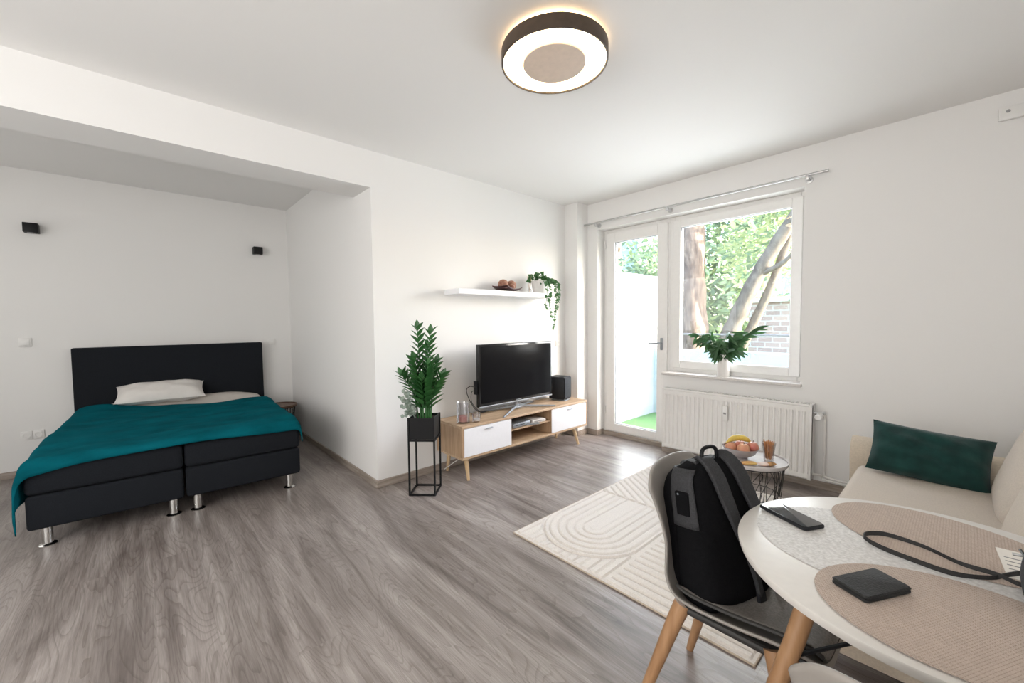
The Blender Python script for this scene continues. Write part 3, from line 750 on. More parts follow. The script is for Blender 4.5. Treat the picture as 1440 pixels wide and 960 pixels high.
# ------------------------------------------------------------------ TV cabinet
TX1, TX0, TY0, TY1, TZ0, TZ1 = -2.765, -3.160, 1.945, 3.640, .195, .482
tvc = thing('tv_cabinet', 'low oak television cabinet with two white fronts and tapered legs', 'tv cabinet', ((TX0 + TX1) / 2, (TY0 + TY1) / 2, 0))
ox, oy = (TX0 + TX1) / 2, (TY0 + TY1) / 2
D2, L2 = (TX1 - TX0) / 2, (TY1 - TY0) / 2
link('top_board', rbox(BM(), -D2, D2, -L2, L2, TZ1 - .022, TZ1, .003, 2), M['oak'], tvc, False)
link('bottom_board', rbox(BM(), -D2, D2, -L2, L2, TZ0, TZ0 + .02, .003, 2), M['oak'], tvc, False)
for y in (-L2, L2 - .02): link('side_panel', box(BM(), -D2, D2, y, y + .02, TZ0 + .02, TZ1 - .022), M['oakz'], tvc, False, bevel=.002)
link('back_panel', box(BM(), -D2, -D2 + .008, -L2 + .02, L2 - .02, TZ0 + .02, TZ1 - .022), M['oakz'], tvc, False)
yd1, yd2 = 2.495 - oy, 3.062 - oy
for y in (yd1, yd2): link('divider', box(BM(), -D2 + .008, D2 - .004, y - .009, y + .009, TZ0 + .02, TZ1 - .022), M['oakz'], tvc, False)
link('shelf_board', box(BM(), -D2 + .008, D2 - .02, yd1 + .009, yd2 - .009, .348 - .012, .348), M['oak'], tvc, False)
for y0, y1 in ((-L2 + .022, yd1 + .006), (yd2 - .006, L2 - .022)):
    dr = link('drawer', rbox(BM(), D2 - .018, D2 + .001, y0, y1, TZ0 + .022, TZ1 - .026, .002, 1), M['lacquer'], tvc, False)
    yc = (y0 + y1) / 2
    link('finger_pull', rbox(BM(), D2 + .001, D2 + .018, yc - .035, yc + .035, TZ1 - .058, TZ1 - .052, .002, 1), M['silver'], dr, False)
for sx in (-1, 1):
    for sy in (-1, 1):
        x, y = sx * (D2 - .07), sy * (L2 - .16)
        if sy < 0: y = -L2 + .085
        link('leg', tube(BM(), [(x, y, TZ0), (x + sx * .035, y + (.0 if sy < 0 else .045), .0)], [.022, .013], 16), M['beech_l'], tvc)
# devices in the open compartment
pv = thing('media_player', 'flat silver media player on the cabinet shelf left of the other box', 'media player', (-2.90, 2.66, .3485), .1)
link('player_case', rbox(BM(), -.11, .10, -.125, .125, 0.004, .042, .004, 2), M['silver'], pv)
link('disc_slot', box(BM(), .0995, .1015, -.09, .05, .022, .027), M['dplastic'], pv, False)
for a, b in ((-.08, -.1), (.07, .1), (-.08, .1), (.07, -.1)): link('foot', lathe(BM(), [(0, 0), (.01, 0), (.01, .005), (0, .005)], 10), M['dplastic'], pv, loc=(a, b, 0))
rt = thing('receiver_box', 'small white receiver box on the cabinet shelf at the right', 'receiver', (-2.885, 2.925, .3485), -.15)
link('receiver_case', rbox(BM(), -.09, .08, -.085, .085, 0, .03, .006, 2), M['plastic_w'], rt)
link('front_strip', box(BM(), .0795, .082, -.06, .06, .010, .018), M['plastic_g'], rt, False)
rc = thing('remote_control', 'thin grey remote control lying in front of the silver player', 'remote control', (-2.79, 2.80, .3485), 1.3)
link('remote_body', rbox(BM(), -.075, .075, -.018, .018, 0, .014, .004, 2), M['silver'], rc)
for k in range(8): link('button', box(BM(), -.055 + .015 * k, -.047 + .015 * k, -.008, .008, .0135, .0155), M['plastic_g'], rc, False)

# ------------------------------------------------------------------ television
tv = thing('television', 'black flat screen television on a silver star stand', 'television', (-2.965, 2.772, TZ1), 0)
ZC = .855 - TZ1; HW, HH = .495, .293
bm = BM(); rect = [(-HW, HW, -HH, HH)]
rbox(bm, -.035, .012, -HW, HW, ZC - HH, ZC + HH, .006, 3); link('tv_housing', bm, M['bezel'], tv)
link('screen', box(BM(), .0122, .0136, -HW + .022, HW - .022, ZC - HH + .036, ZC + HH - .022), M['screen'], tv, False)
bm = BM(); rbox(bm, .008, .0145, -HW, HW, ZC - HH - .003, ZC - HH + .010, .002, 2)
link('silver_trim', bm, M['silver'], tv, False)
link('logo_badge', box(BM(), .0137, .0145, -.035, .035, ZC - HH + .016, ZC - HH + .024), M['silver'], tv, False)
st = link('stand', rbox(tube(BM(), [(-.02, 0, .02), (-.02, 0, ZC - HH + .06)], .022, 16), -.055, .02, -.06, .06, .012, .03, .006, 2), M['silver'], tv)
for x, y in ((.215, -.36), (.20, .36), (-.12, -.36), (-.12, .36)):
    link('stand_foot', tube(BM(), [(-.018 + x * .05, y * .05, .028), (-.018 + x * .5, y * .5, .018), (-.018 + x, y, .0075)], [.013, .011, .0072], 10), M['silver'], tv)
link('side_module', rbox(BM(), -.055, -.012, -HW - .016, -HW + .004, ZC - .17, ZC - .045, .003, 2), M['dplastic'], tv)
bm = BM(); tube(bm, catmull([(-.03, -HW - .014, ZC - .10), (-.05, -HW - .06, ZC - .09), (-.07, -HW - .085, ZC - .13), (-.07, -HW - .04, ZC - .24), (-.08, -HW + .05, ZC - .34), (-.10, -HW + .2, .006)], 8), .0035, 6)
tube(bm, catmull([(-.03, -HW - .014, ZC - .13), (-.06, -HW - .035, ZC - .15), (-.075, -HW - .02, ZC - .25), (-.10, -HW + .1, ZC - .36), (-.12, -HW + .22, .006)], 8), .003, 6)
link('cable', bm, M['dplastic'], tv)
# speaker
sp = thing('loudspeaker', 'small dark bookshelf speaker on the right end of the tv cabinet', 'speaker', (-2.985, 3.445, TZ1), math.radians(14))
link('cabinet', rbox(BM(), -.10, .085, -.085, .085, .018, .262, .004, 2), M['dplastic'], sp)
link('grille', rbox(BM(), .0855, .096, -.078, .078, .026, .255, .006, 2), M['mesh_grille'], sp)
link('base_plate', rbox(BM(), -.08, .09, -.07, .07, 0, .009, .003, 2), M['silver'], sp)
for x in (-.06, .06): link('foot', lathe(BM(), [(0, .008), (.018, .008), (.018, .019), (0, .019)], 14), M['dplastic'], sp, loc=(x, 0, 0))
# glass jar with candle, small glass
gj = thing('glass_jar', 'tall clear glass jar with a pink candle on the tv cabinet', 'glass jar', (-2.885, 2.045, TZ1))
link('jar', lathe(BM(), [(0, 0), (.055, 0), (.058, .004), (.056, .17), (.060, .18), (.057, .18), (.053, .168), (.053, .012), (0, .010)], 36), M['glassclear'], gj)
link('candle', lathe(BM(), [(0, .0115), (.034, .0115), (.035, .05), (.032, .058), (0, .055)], 24), M['candle'], gj)
sg = thing('candle_glass', 'small clear candle glass right of the tall glass jar', 'glass', (-2.83, 2.145, TZ1))
link('cup', lathe(BM(), [(0, 0), (.03, 0), (.033, .004), (.040, .08), (.0385, .08), (.031, .012), (0, .010)], 28), M['glassclear'], sg)
link('wax', lathe(BM(), [(0, .011), (.0305, .011), (.033, .03), (0, .03)], 20), M['ceramic'], sg)
# loose cable under the cabinet
cb = link('power_cable', tube(BM(), catmull([(-3.10, 1.98, .03), (-3.02, 2.1, .12), (-2.98, 2.25, .16), (-2.97, 2.4, .155), (-2.98, 2.6, .17), (-3.0, 2.85, .165), (-3.0, 3.1, .175), (-3.08, 3.3, .194)], 8), .004, 6), M['cablew'])
tag(cb, 'thin white cable dangling below the tv cabinet', 'cable')

# ------------------------------------------------------------------ plant stand with plants
PSX, PSY, PSR = -2.866, 1.652, PI / 4
ps = thing('potted_plant', 'tall dark green leafy plant in a black square planter on a wire stand', 'potted plant', (PSX, PSY, 0), PSR)
q = .100; bt = .0065
bm = BM()
for sx in (-1, 1):
    for sy in (-1, 1): box(bm, sx * q - bt, sx * q + bt, sy * q - bt, sy * q + bt, 0, .615)
for z in (.0, .43):
    for s in (-1, 1):
        box(bm, -q, q, s * q - bt, s * q + bt, z, z + 2 * bt); box(bm, s * q - bt, s * q + bt, -q, q, z, z + 2 * bt)
link('stand_frame', bm, M['black'], ps, False)
bm = BM(); a = q - .004
box(bm, -a, a, -a, a, .445, .452)
for s in (-1, 1):
    box(bm, -a, a, s * a - .004, s * a + .004, .445, .612); box(bm, s * a - .004, s * a + .004, -a, a, .445, .612)
link('planter', bm, M['black'], ps, False, bevel=.001)
link('soil', box(BM(), -a + .003, a - .003, -a + .003, a - .003, .56, .592), M['soil'], ps, False)
rnd = random.Random(11)
Rz = Matrix.Rotation(-PSR, 3, 'Z'); RI = Rz @ V((.674, .739, 0)); FW = Rz @ V((-.739, .674, 0))
def zz_stem(off, dep, zt, boff, bdep, nl, L, W):
    nl = int(nl * 1.3); W *= 1.3; L *= 1.2
    b = RI * boff + FW * bdep + V((0, 0, .585)); t = RI * off + FW * dep + V((0, 0, zt))
    m1 = b.lerp(t, .4) + V((0, 0, .05)) - (RI * off + FW * dep) * .12
    cv = catmull([b, m1, t], 12); bm = BM(); tube(bm, cv, [.0085 - .006 * i / (len(cv) - 1) for i in range(len(cv))], 7)
    side = (RI * rnd.uniform(.5, 1) + FW * rnd.uniform(-.8, .8)).normalized()
    for k in range(nl):
        f = .22 + .76 * k / (nl - 1); i = min(len(cv) - 2, int(f * (len(cv) - 1))); p = cv[i].lerp(cv[i + 1], f * (len(cv) - 1) - i)
        d = (cv[i + 1] - cv[i]).normalized()
        for s in (-1, 1):
            sd = (side * s + V((rnd.uniform(-.35, .35), rnd.uniform(-.35, .35), 0))).normalized()
            up = .75 + .9 * f
            dirv = (sd + d * up).normalized(); sc = (1.08 - .35 * abs(f - .45) * 2 * .6) * rnd.uniform(.9, 1.1)
            nrm = (d - dirv * d.dot(dirv)).normalized()*-1 + FW * -.5
            leaf(bm, p + d * (.006 * s), dirv, nrm * -1, L * sc, W * sc, .3, .12, 5, .72)
    leaf(bm, cv[-1], (cv[-1] - cv[-2]), side.cross(V((0, 0, 1))), L * .8, W * .8, .3, .05, 5, .72)
    link('stem', bm, M['zz'], ps)
for a in ((-.045, .02, 1.30, -.02, .0, 11, .085, .042), (.062, -.01, 1.265, .03, -.01, 11, .085, .042), (.02, .05, 1.14, .01, .02, 9, .09, .046),
          (-.155, -.02, .93, -.05, .0, 7, .095, .044), (-.06, -.05, 1.05, -.02, -.03, 8, .095, .048), (.135, .02, .91, .05, .0, 7, .095, .044),
          (.055, -.06, 1.0, .02, -.03, 8, .095, .048), (.09, .06, 1.02, .03, .03, 7, .09, .046), (0.0, -.07, .90, .0, -.04, 6, .09, .048), (-.10, .05, .98, -.02, .03, 7, .09, .045)): zz_stem(*a)
bm = BM()
for k in range(6):
    b = RI * -.06 + FW * rnd.uniform(-.06, 0) + V((0, 0, .585)); t = RI * (-.07 - .13 * rnd.random()) + FW * (-.09 + .08 * rnd.random()) + V((0, 0, .61 + .20 * k / 5))
    cv = catmull([b, b.lerp(t, .5) + V((0, 0, .04)), t], 6); tube(bm, cv, .002, 5)
    for j in range(4, 13, 2):
        p = cv[min(j, len(cv) - 1)]
        for s in (-1, 1): leaf(bm, p, RI * (s * .8) + V((0, 0, rnd.uniform(-.2, .7))) + FW * rnd.uniform(-.7, .1), FW * rnd.uniform(-1, .2) + V((rnd.uniform(-.5, .5), 0, rnd.uniform(-.3, .6))), .033, .034, .1, .1, 5, 1.)
link('silver_sprig', bm, M['euc'], ps)

# ------------------------------------------------------------------ window sill vase
vs_ = thing('plant_vase', 'white cylindrical vase with dark drooping foliage on the window sill', 'potted plant', (-1.475, 4.012, .8265))
link('vase', lathe(BM(), [(0, 0), (.05, 0), (.053, .004), (.05, .19), (.047, .205), (.043, .205), (.046, .19), (.047, .01), (0, .008)], 32), M['ceramic'], vs_)
rnd = random.Random(21)
for k in range(13):
    a = 2 * PI * k / 13 + rnd.uniform(-.2, .2); R_ = rnd.uniform(.08, .23); yy = .22
    t = V((math.cos(a) * R_ * 1.1, math.sin(a) * min(R_, .055) - .025, rnd.uniform(.26, .42)))
    if k == 0: t = V((.27, -.02, .44))
    cv = catmull([(0, 0, .10), (t.x * .25, t.y * .25, .27), t], 8); bm = BM(); tube(bm, cv, .0028, 5)
    for j in range(5, len(cv)):
        for s in (0, 1):
            d = V((math.cos(a) * .6 + rnd.uniform(-.7, .7), rnd.uniform(-.55, .12), rnd.uniform(-1.1, .2)))
            if k == 0: d = V((1, -.1, rnd.uniform(.0, .8)))
            leaf(bm, cv[j], d, (0, -1, .4), rnd.uniform(.085, .135), rnd.uniform(.022, .034), .2, .3, 5, .8)
    for v in bm.verts: v.co.y = min(v.co.y, .055)
    link('foliage_stem', bm, M['vaseleaf'], vs_)

# ------------------------------------------------------------------ rug
def stripe(t):
    f = t % 1.; return min(1., math.sin(PI * f) * 1.9) if f > 0 else 0
RGX0, RGX1, RGY0, RGY1 = -1.885, -.50, 1.715, 3.52
def rug_h(x, y):
    Wd, Ld = RGX1 - RGX0, RGY1 - RGY0
    if x < .02 or y < .02 or x > Wd - .02 or y > Ld - .02: return .35
    cx, cy = .335, .41
    if y < .93:
        if x < .665:
            d = abs(x - cx) if y > cy else math.hypot(x - cx, y - cy)
            if d < .325: return stripe(d / .054 + .5) if d > .03 else 1
            if y < cy + .02 and d > .345: return stripe(x / .052)
            return 0.15
        if x < .69: return .1
        if y > .56: return stripe((y + .55 * (x - .69)) / .056) if y > .58 else .1
        return stripe(y / .056)
    if y < .95: return .1
    if x < .665: return stripe((y + .75 * x) / .066)
    if x < .69: return .1
    cx2, cy2 = 1.03, 1.38
    d = abs(x - cx2) if y < cy2 else math.hypot(x - cx2, y - cy2)
    if d < .325: return stripe(d / .054 + .5)
    return stripe(x / .052)
bm = BM(); nx, ny = 200, 260
grid(bm, nx, ny, lambda u, v: (u * (RGX1 - RGX0), v * (RGY1 - RGY0), .004 + .0125 * rug_h(u * (RGX1 - RGX0), v * (RGY1 - RGY0))))
rg = thing('area_rug', 'cream area rug with carved arches and stripes on the floor', 'rug', (RGX0, RGY0, .0006))
link('pile', bm, M['rug'], rg)
bm = BM(); w, l = RGX1 - RGX0, RGY1 - RGY0
tube(bm, [(0, 0, .0045), (w, 0, .0045)], .0045, 6); tube(bm, [(w, 0, .0045), (w, l, .0045)], .0045, 6); tube(bm, [(w, l, .0045), (0, l, .0045)], .0045, 6); tube(bm, [(0, l, .0045), (0, 0, .0045)], .0045, 6)
link('bound_edge', bm, M['rugedge'], rg)

# ------------------------------------------------------------------ sofa and cushion
SFY0, SFY1 = 1.88, 3.52
sf = thing('sofa', 'cream fabric two seat sofa against the right wall', 'sofa', (.1, 2.7, 0))
lx = lambda x: x - .1
ly = lambda y: y - 2.7
link('base', rbox(BM(), lx(-.37), lx(.52), ly(SFY0 + .02), ly(SFY1 - .02), .09, .27, .03, 4), M['sofa'], sf)
link('seat_cushion', rbox(BM(), lx(-.405), lx(.20), ly(SFY0 + .19), ly(3.315), .265, .448, .045, 6), M['sofa'], sf)
def back_cushion(y0, y1, far):
    def f(u, v):
        # u across y, v up; front surface profile reclined
        a = 2 * PI * v
        return None
    bm = BM(); n, m_ = 22, 28
    prof = []
    for j in range(m_ + 1):
        s = j / m_
        # closed loop outline in xz: front bottom, front top, rounded crown, back
        prof.append(s)
    def outline(t, sc):
        # t in 0..1 round the cushion section
        a = -PI / 2 + 2 * PI * t
        ca, sa = math.cos(a), math.sin(a)
        e = .55
        px = math.copysign(abs(ca) ** e, ca); pz = math.copysign(abs(sa) ** e, sa)
        return px, pz
    vs = []
    for i in range(n + 1):
        u = i / n; w = 2 * u - 1
        k = (1 - abs(w) ** 5)
        ring = []
        topz = .90 - (.10 * max(0, (w if far else -w)) ** 3) - .05 * abs(w) ** 4
        for j in range(m_):
            px, pz = outline(j / m_, 1)
            zz = .40 + (topz - .40) * (pz + 1) / 2
            hgt = (pz + 1) / 2
            th = (.135 - .03 * hgt) * (.55 + .45 * k)
            xc = .235 + .115 * hgt
            ring.append(bm.verts.new((lx(xc - th * px), ly(y0 + (y1 - y0) * (.5 + .5 * w * 1.0)), zz)))
        vs.append(ring)
    for i in range(n):
        for j in range(m_): bm.faces.new((vs[i][j], vs[i][(j + 1) % m_], vs[i + 1][(j + 1) % m_], vs[i + 1][j]))
    bm.faces.new(vs[0]); bm.faces.new(vs[-1][::-1])
    return bm
link('back_cushion', back_cushion(2.685, 3.34, True), M['sofa'], sf)
link('back_cushion', back_cushion(2.06, 2.675, False), M['sofa'], sf)
link('backrest', rbox(BM(), lx(.34), lx(.55), ly(SFY0 + .03), ly(SFY1 - .1), .10, .80, .06, 6), M['sofa'], sf)
def arm_bm(y0, y1):
    bm = BM(); n = 22
    yc, w = (y0 + y1) / 2, (y1 - y0) / 2
    prof = [(-w * .78, .1), (-w * .80, .38)]
    for i in range(n + 1):
        a = PI - PI * i / n * 1.0
        prof.append((w * math.cos(a), .475 + .115 * math.sin(a)))
    prof += [(w * .80, .38), (w * .78, .1)]
    sec = []
    for x, s in ((-.435, .86), (-.45, .95), (-.43, 1.0), (.42, 1.0), (.44, .96)):
        sec.append([bm.verts.new((lx(x), ly(yc + py * s), .1 + (pz - .1) * (.985 if s < .9 else 1) if s >= 1 else .1 + (pz - .1) * (.93 + .07 * s))) for py, pz in prof])
    for a, b in zip(sec, sec[1:]):
        for i in range(len(prof) - 1): bm.faces.new((a[i], a[i + 1], b[i + 1], b[i]))
        bm.faces.new((a[-1], a[0], b[0], b[-1]))
    bm.faces.new(sec[0]); bm.faces.new(sec[-1][::-1])
    return bm
link('armrest', arm_bm(3.32, 3.525), M['sofaarm'], sf)
link('armrest', arm_bm(SFY0 - .01, SFY0 + .185), M['sofaarm'], sf)
for x in (-.33, .46):
    for y in (SFY0 + .08, SFY1 - .08): link('leg', tube(BM(), [(lx(x), ly(y), .10), (lx(x), ly(y), 0)], [.022, .016], 14), M['beech'], sf)
cu = link('sofa_cushion', pillow_bm(.248, .152, .072, 24, .055, .007), M['green'], None, loc=(-.10, 3.245, .578), rot=(math.radians(62), math.radians(5), math.radians(3)))
tag(cu, 'dark green rectangular cushion leaning on the far sofa arm', 'cushion')

# ------------------------------------------------------------------ dining table and things on it
TCX, TCY, TZ = -.015, 1.38, .75
dt = thing('dining_table', 'round white dining table with splayed wooden legs', 'dining table', (TCX, TCY, 0))
link('tabletop', lathe(BM(), [(0, TZ), (.412, TZ), (.4175, TZ - .002), (.419, TZ - .006), (.414, TZ - .022), (.408, TZ - .026), (0, TZ - .026)], 96), M['tabletop'], dt)
for k in range(4):
    a = PI / 4 + k * PI / 2; c, s = math.cos(a), math.sin(a)
    link('leg', tube(BM(), [(.285 * c, .285 * s, TZ - .03), (.33 * c, .33 * s, .57), (.535 * c, .535 * s, 0)], [.0225, .0215, .013], 18), M['beech'], dt)
bm = BM()
for k in range(4):
    a = PI / 4 + k * PI / 2; b = a + PI / 2; r = .335; z = .53
    tube(bm, [(r * math.cos(a), r * math.sin(a), z), (r * math.cos(b), r * math.sin(b), z)], .005, 6)
    tube(bm, [(r * math.cos(a), r * math.sin(a), z), (0, 0, .62)], .005, 6)
link('brace', bm, M['black'], dt)
link('apron_block', rbox(BM(), -.20, .20, -.20, .20, TZ - .045, TZ - .0262, .01, 2), M['tedge'], dt, False)
ZTT = TZ + .0004
def oval(name, label, cx, cy, a, b, rz, z, th, m, group=None, n=72):
    prof = []
    bm = BM(); lathe(bm, [(0, 0), (.985, 0), (1, th * .5), (.985, th), (0, th)], n)
    for v in bm.verts: v.co.x *= a; v.co.y *= b
    o = link(name, bm, m, None, loc=(cx, cy, z), rot=(0, 0, rz)); tag(o, label, 'placemat', group); return o
oval('placemat', 'silver speckled round placemat under the phone, between the two brown mats', -.135, 1.395, .262, .222, math.radians(8), ZTT, .0018, M['matsilver'])
oval('placemat', 'brown woven oval placemat on the far side, under the strap', -.02, 1.575, .238, .178, math.radians(-14), ZTT + .0022, .002, M['matbrown'])
oval('placemat', 'brown woven oval placemat on the near side, under the black wallet', .02, 1.165, .232, .182, math.radians(14), ZTT + .0022, .002, M['matbrown'])
# phone
ph = thing('smartphone', 'black smartphone lying face up on the silver placemat', 'phone', (-.3275, 1.430, ZTT + .0022), math.radians(-28))
link('phone_body', rrect(BM(), .080, .038, .012, 0, .011, .003), M['dplastic'], ph)
link('phone_screen', rrect(BM(), .0765, .0345, .010, .0105, .0116, .0003), M['phonescr'], ph)
wl = thing('wallet', 'flat square black leather wallet on the near brown placemat', 'wallet', (-.1155, 1.172, ZTT + .0046), math.radians(62))
link('cover', rrect(BM(), .066, .038, .008, 0, .0085, .0025), M['leather'], wl)
link('fold_flap', rrect(BM(), .0665, .0385, .0085, .0080, .0145, .003), M['leather'], wl)
# black pouch with strap at the right edge of the table
pc = thing('black_pouch', 'black pouch standing at the right edge of the table with a loop strap', 'pouch', (.165, 1.345, ZTT + .005), math.radians(12))
bm = BM()
def pouchf(u, v):
    a = 2 * PI * u; e = .6; ca, sa = math.cos(a), math.sin(a)
    w = .052 * (1 + .12 * math.sin(PI * v)); d = .062 * (1 + .1 * math.sin(PI * v))
    return (w * math.copysign(abs(ca) ** e, ca), d * math.copysign(abs(sa) ** e, sa), .105 * v)
vv = grid(bm, 32, 10, pouchf, True); bm.faces.new([r[0] for r in vv]); bm.faces.new([r[-1] for r in vv][::-1])
link('pouch_body', bm, M['baggrey'], pc, bevel=.004)
link('zipper', tube(BM(), [(-.05, -.06, .09), (-.056, 0, .092), (-.05, .06, .09)], .003, 6), M['black'], pc)
Ri = Matrix.Rotation(-math.radians(12), 3, 'Z')
def tol(p): return Ri @ (V(p) - V((.165, 1.345, ZTT + .005)))
zs = .7615
strap = [(.150, 1.515, .80), (.125, 1.490, .768), (.09, 1.437, zs + .003), (.061, 1.398, zs), (.007, 1.363, zs), (-.065, 1.372, zs), (-.125, 1.392, zs), (-.153, 1.415, zs + .001), (-.157, 1.440, zs + .001), (-.143, 1.466, zs), (-.113, 1.484, zs), (-.044, 1.472, zs), (.018, 1.430, zs + .001), (.072, 1.418, zs + .005), (.104, 1.398, zs + .006), (.135, 1.38, .775)]
cv = catmull([tol(p) for p in strap], 8)
# webbing rests on edge: its width stands upright
bm = BM(); ribbon(bm, cv, .0115, .0026, sides=[V((0, 0, .75)) + V((.35 * math.sin(i * .05), .7, 0)) for i in range(len(cv))]); link('loop_strap', bm, M['strap'], pc)
bm = BM(); tube(bm, [tol((.098, 1.472, .803)), tol((.135, 1.474, .806))], .0035, 8); rbox(bm, *[c for c in (0, .001, 0, .001, 0, .001)], r=.0002, seg=1)
link('strap_clip', bm, M['steel'], pc)
pp = thing('paper_slip', 'small cream printed paper slip beside the black pouch', 'paper', (.135, 1.535, ZTT + .0046), math.radians(4))
link('sheet', box(BM(), -.050, .05, -.085, .085, 0, .0012), M['paper'], pp, False)
bm = BM()
for i, wl_ in enumerate((.5, .35, .6, .45)): box(bm, -.042, -.042 + .08 * wl_, .03 - .022 * i, .034 - .022 * i, .0012, .0016)
link('print', bm, M['ink'], pp, False)

# ------------------------------------------------------------------ chairs
def make_chair(label, loc, rotz):
    t = thing('dining_chair', label, 'chair', loc, rotz)
    prof = catmull([(.235, .405), (.225, .438), (.15, .447), (.02, .440), (-.10, .440), (-.18, .455), (-.225, .50), (-.245, .58), (-.262, .68), (-.275, .78), (-.282, .852)], 6)
    prof = catmull([(x, 0, z) for x, z in [(.240, .408), (.222, .440), (.14, .448), (.02, .440), (-.08, .440), (-.14, .458), (-.178, .51), (-.197, .59), (-.216, .68), (-.240, .77), (-.266, .858)]], 5)
    K = len(prof)
    def width(s):
        for (a, wa), (b, wb) in zip([(0, .165), (.08, .195), (.25, .215), (.45, .222), (.6, .208), (.75, .188), (.9, .192), (1, .196)], [(.08, .195), (.25, .215), (.45, .222), (.6, .208), (.75, .188), (.9, .192), (1, .196), (1.01, .196)]):
            if a <= s <= b: return wa + (wb - wa) * (s - a) / (b - a)
        return .17
    def f(u, v, inset=1., lift=0.):
        i = v * (K - 1); i0 = min(K - 2, int(i)); p = prof[i0].lerp(prof[i0 + 1], i - i0)
        w = 2 * u - 1; W_ = width(v) * inset
        back = min(1, max(0, (v - .45) / .3))
        aw = abs(w)
        x = p.x + back * (.040 * aw ** 2.4) ; z = p.z + (1 - back) * (.055 * aw ** 3) - (.030 * aw ** 3) * max(0, (v - .8) / .2) + .035 * back * (1 - back) * aw ** 2 - .03 * max(0, (aw - .7) / .3) ** 2 * max(0, (v - .75) / .25) ** 2
        d = prof[i0 + 1] - prof[i0]; n = V((d.z, 0, -d.x)).normalized()
        return V((x, w * W_, z)) + n * lift
    bm = BM(); grid(bm, 21, K, lambda u, v: f(u, v))
    link('seat_shell', bm, M['shell'], t, solid=.011, subsurf=1)
    bm = BM(); vs = grid(bm, 17, 16, lambda u, v: f(u, .05 + .44 * v, .86, 0) + V((0, 0, .012 + .020 * (1 - abs(2 * u - 1) ** 6) * (1 - abs(2 * v - 1) ** 6))))
    pad = link('seat_pad', bm, M['pad'], t, solid=.01)
    lp = [v_ for v_ in [vs[i][0].co.copy() if False else None for i in range(0)]]
    ed = [f(u, .05, .86) + V((0, 0, .012)) for u in [i / 16 for i in range(17)]] + [f(1, .05 + .44 * v, .86) + V((0, 0, .012)) for v in [i / 15 for i in range(1, 16)]] + [f(u, .49, .86) + V((0, 0, .012)) for u in [1 - i / 16 for i in range(1, 17)]] + [f(0, .49 - .44 * v, .86) + V((0, 0, .012)) for v in [i / 15 for i in range(1, 16)]]
    link('pad_piping', tube(BM(), ed, .006, 6, False), M['piping'], pad)
    for sx in (-1, 1):
        for sy in (-1, 1):
            link('leg', tube(BM(), [(sx * .13 - .01, sy * .125, .425), (sx * .15 - .01, sy * .145, .36), (sx * (.225 if sx > 0 else .255) - .01, sy * .215, .0)], [.027, .025, .0135], 16), M['beech'], t)
    link('seat_plate', rbox(BM(), -.15, .14, -.14, .14, .40, .425, .01, 2), M['piping'], t, False)
    return t
c1 = make_chair('grey shell dining chair with wooden legs carrying the black backpack', (-.445, 1.405, 0), 0)
dup(c1, (.026, .965, 0), PI / 2, 'grey shell dining chair at the bottom edge, only the back corner visible')

# ------------------------------------------------------------------ backpack
BPX, BPY = -.483, 1.375
bpk = thing('backpack', 'black backpack with grey straps standing on the grey dining chair', 'backpack', (BPX, BPY, .464), math.radians(14))
bpk.rotation_euler = (0, math.radians(-10), math.radians(-17))
def sup(a, e):
    c, s = math.cos(a), math.sin(a); return math.copysign(abs(c) ** e, c), math.copysign(abs(s) ** e, s)
def bpf(u, v):
    px, py = sup(2 * PI * u, .52)
    z = .425 * v
    hw = .152 * (1 - .16 * v) * (1 if v < .86 else math.sqrt(max(.0, 1 - ((v - .86) / .145) ** 2)) * .55 + .45)
    hd = .080 * (1 - .30 * v) * (1 if v > .05 else .8 + 4 * v) * (1 if v < .86 else math.sqrt(max(.0, 1 - ((v - .86) / .145) ** 2)) * .6 + .4)
    z += .006 * math.sin(9 * u * PI) * v
    return (px * hd - .012 * v, py * hw, z)
bm = BM(); vv = grid(bm, 48, 26, bpf, True); bm.faces.new([r[0] for r in vv][::-1]); bm.faces.new([r[-1] for r in vv])
link('pack_body', bm, M['bagblack'], bpk)
# front compartment (rear side against the chair back)
def fcf(u, v):
    px, py = sup(2 * PI * u, .5); z = .03 + .37 * v
    k = 1 if v < .75 else math.sqrt(max(.0, 1 - ((v - .75) / .26) ** 2)) * .6 + .4
    return (-.074 - .005 * v + px * .036 * k, py * .138 * (1 - .08 * v) * k, z)
bm = BM(); vv = grid(bm, 36, 18, fcf, True); bm.faces.new([r[0] for r in vv][::-1]); bm.faces.new([r[-1] for r in vv])
link('front_compartment', bm, M['bagblack'], bpk)
# grey side panel band around the upper part
def spf(s):
    def f(u, v):
        z = .235 + .175 * v; wv = z / .425
        hw = .152 * (1 - .16 * wv) * (1 if wv < .86 else math.sqrt(max(0, 1 - ((wv - .86) / .145) ** 2)) * .55 + .45)
        hd = .080 * (1 - .30 * wv)
        a = (-.95 + 1.5 * u) * PI / 4 * 1.25
        px, py = sup(PI / 2 - a + 0, .52)
        return (-.012 * wv + (px * hd) * 1.03, s * (py * hw + .004), z)
    return f
for s in (-1, 1):
    bm = BM(); grid(bm, 14, 12, spf(s)); link('side_panel', bm, M['baggrey'], bpk, solid=.006)
    bm = BM()
    tube(bm, catmull([(-.045, s * .137, .24), (-.05, s * .135, .30), (-.052, s * .128, .36), (-.045, s * .112, .405), (-.03, s * .07, .425)], 6), .0035, 6)
    link('zipper', bm, M['black'], bpk)
bm = BM(); rbox(bm, -.030, .022, -.146, -.130, .27, .345, .006, 3); link('side_pocket', bm, M['bagblack'], bpk)
bm = BM(); rbox(bm, -.016, -.010, -.1485, -.1455, .334, .340, .001, 1); link('zip_pull', bm, M['silver'], bpk)
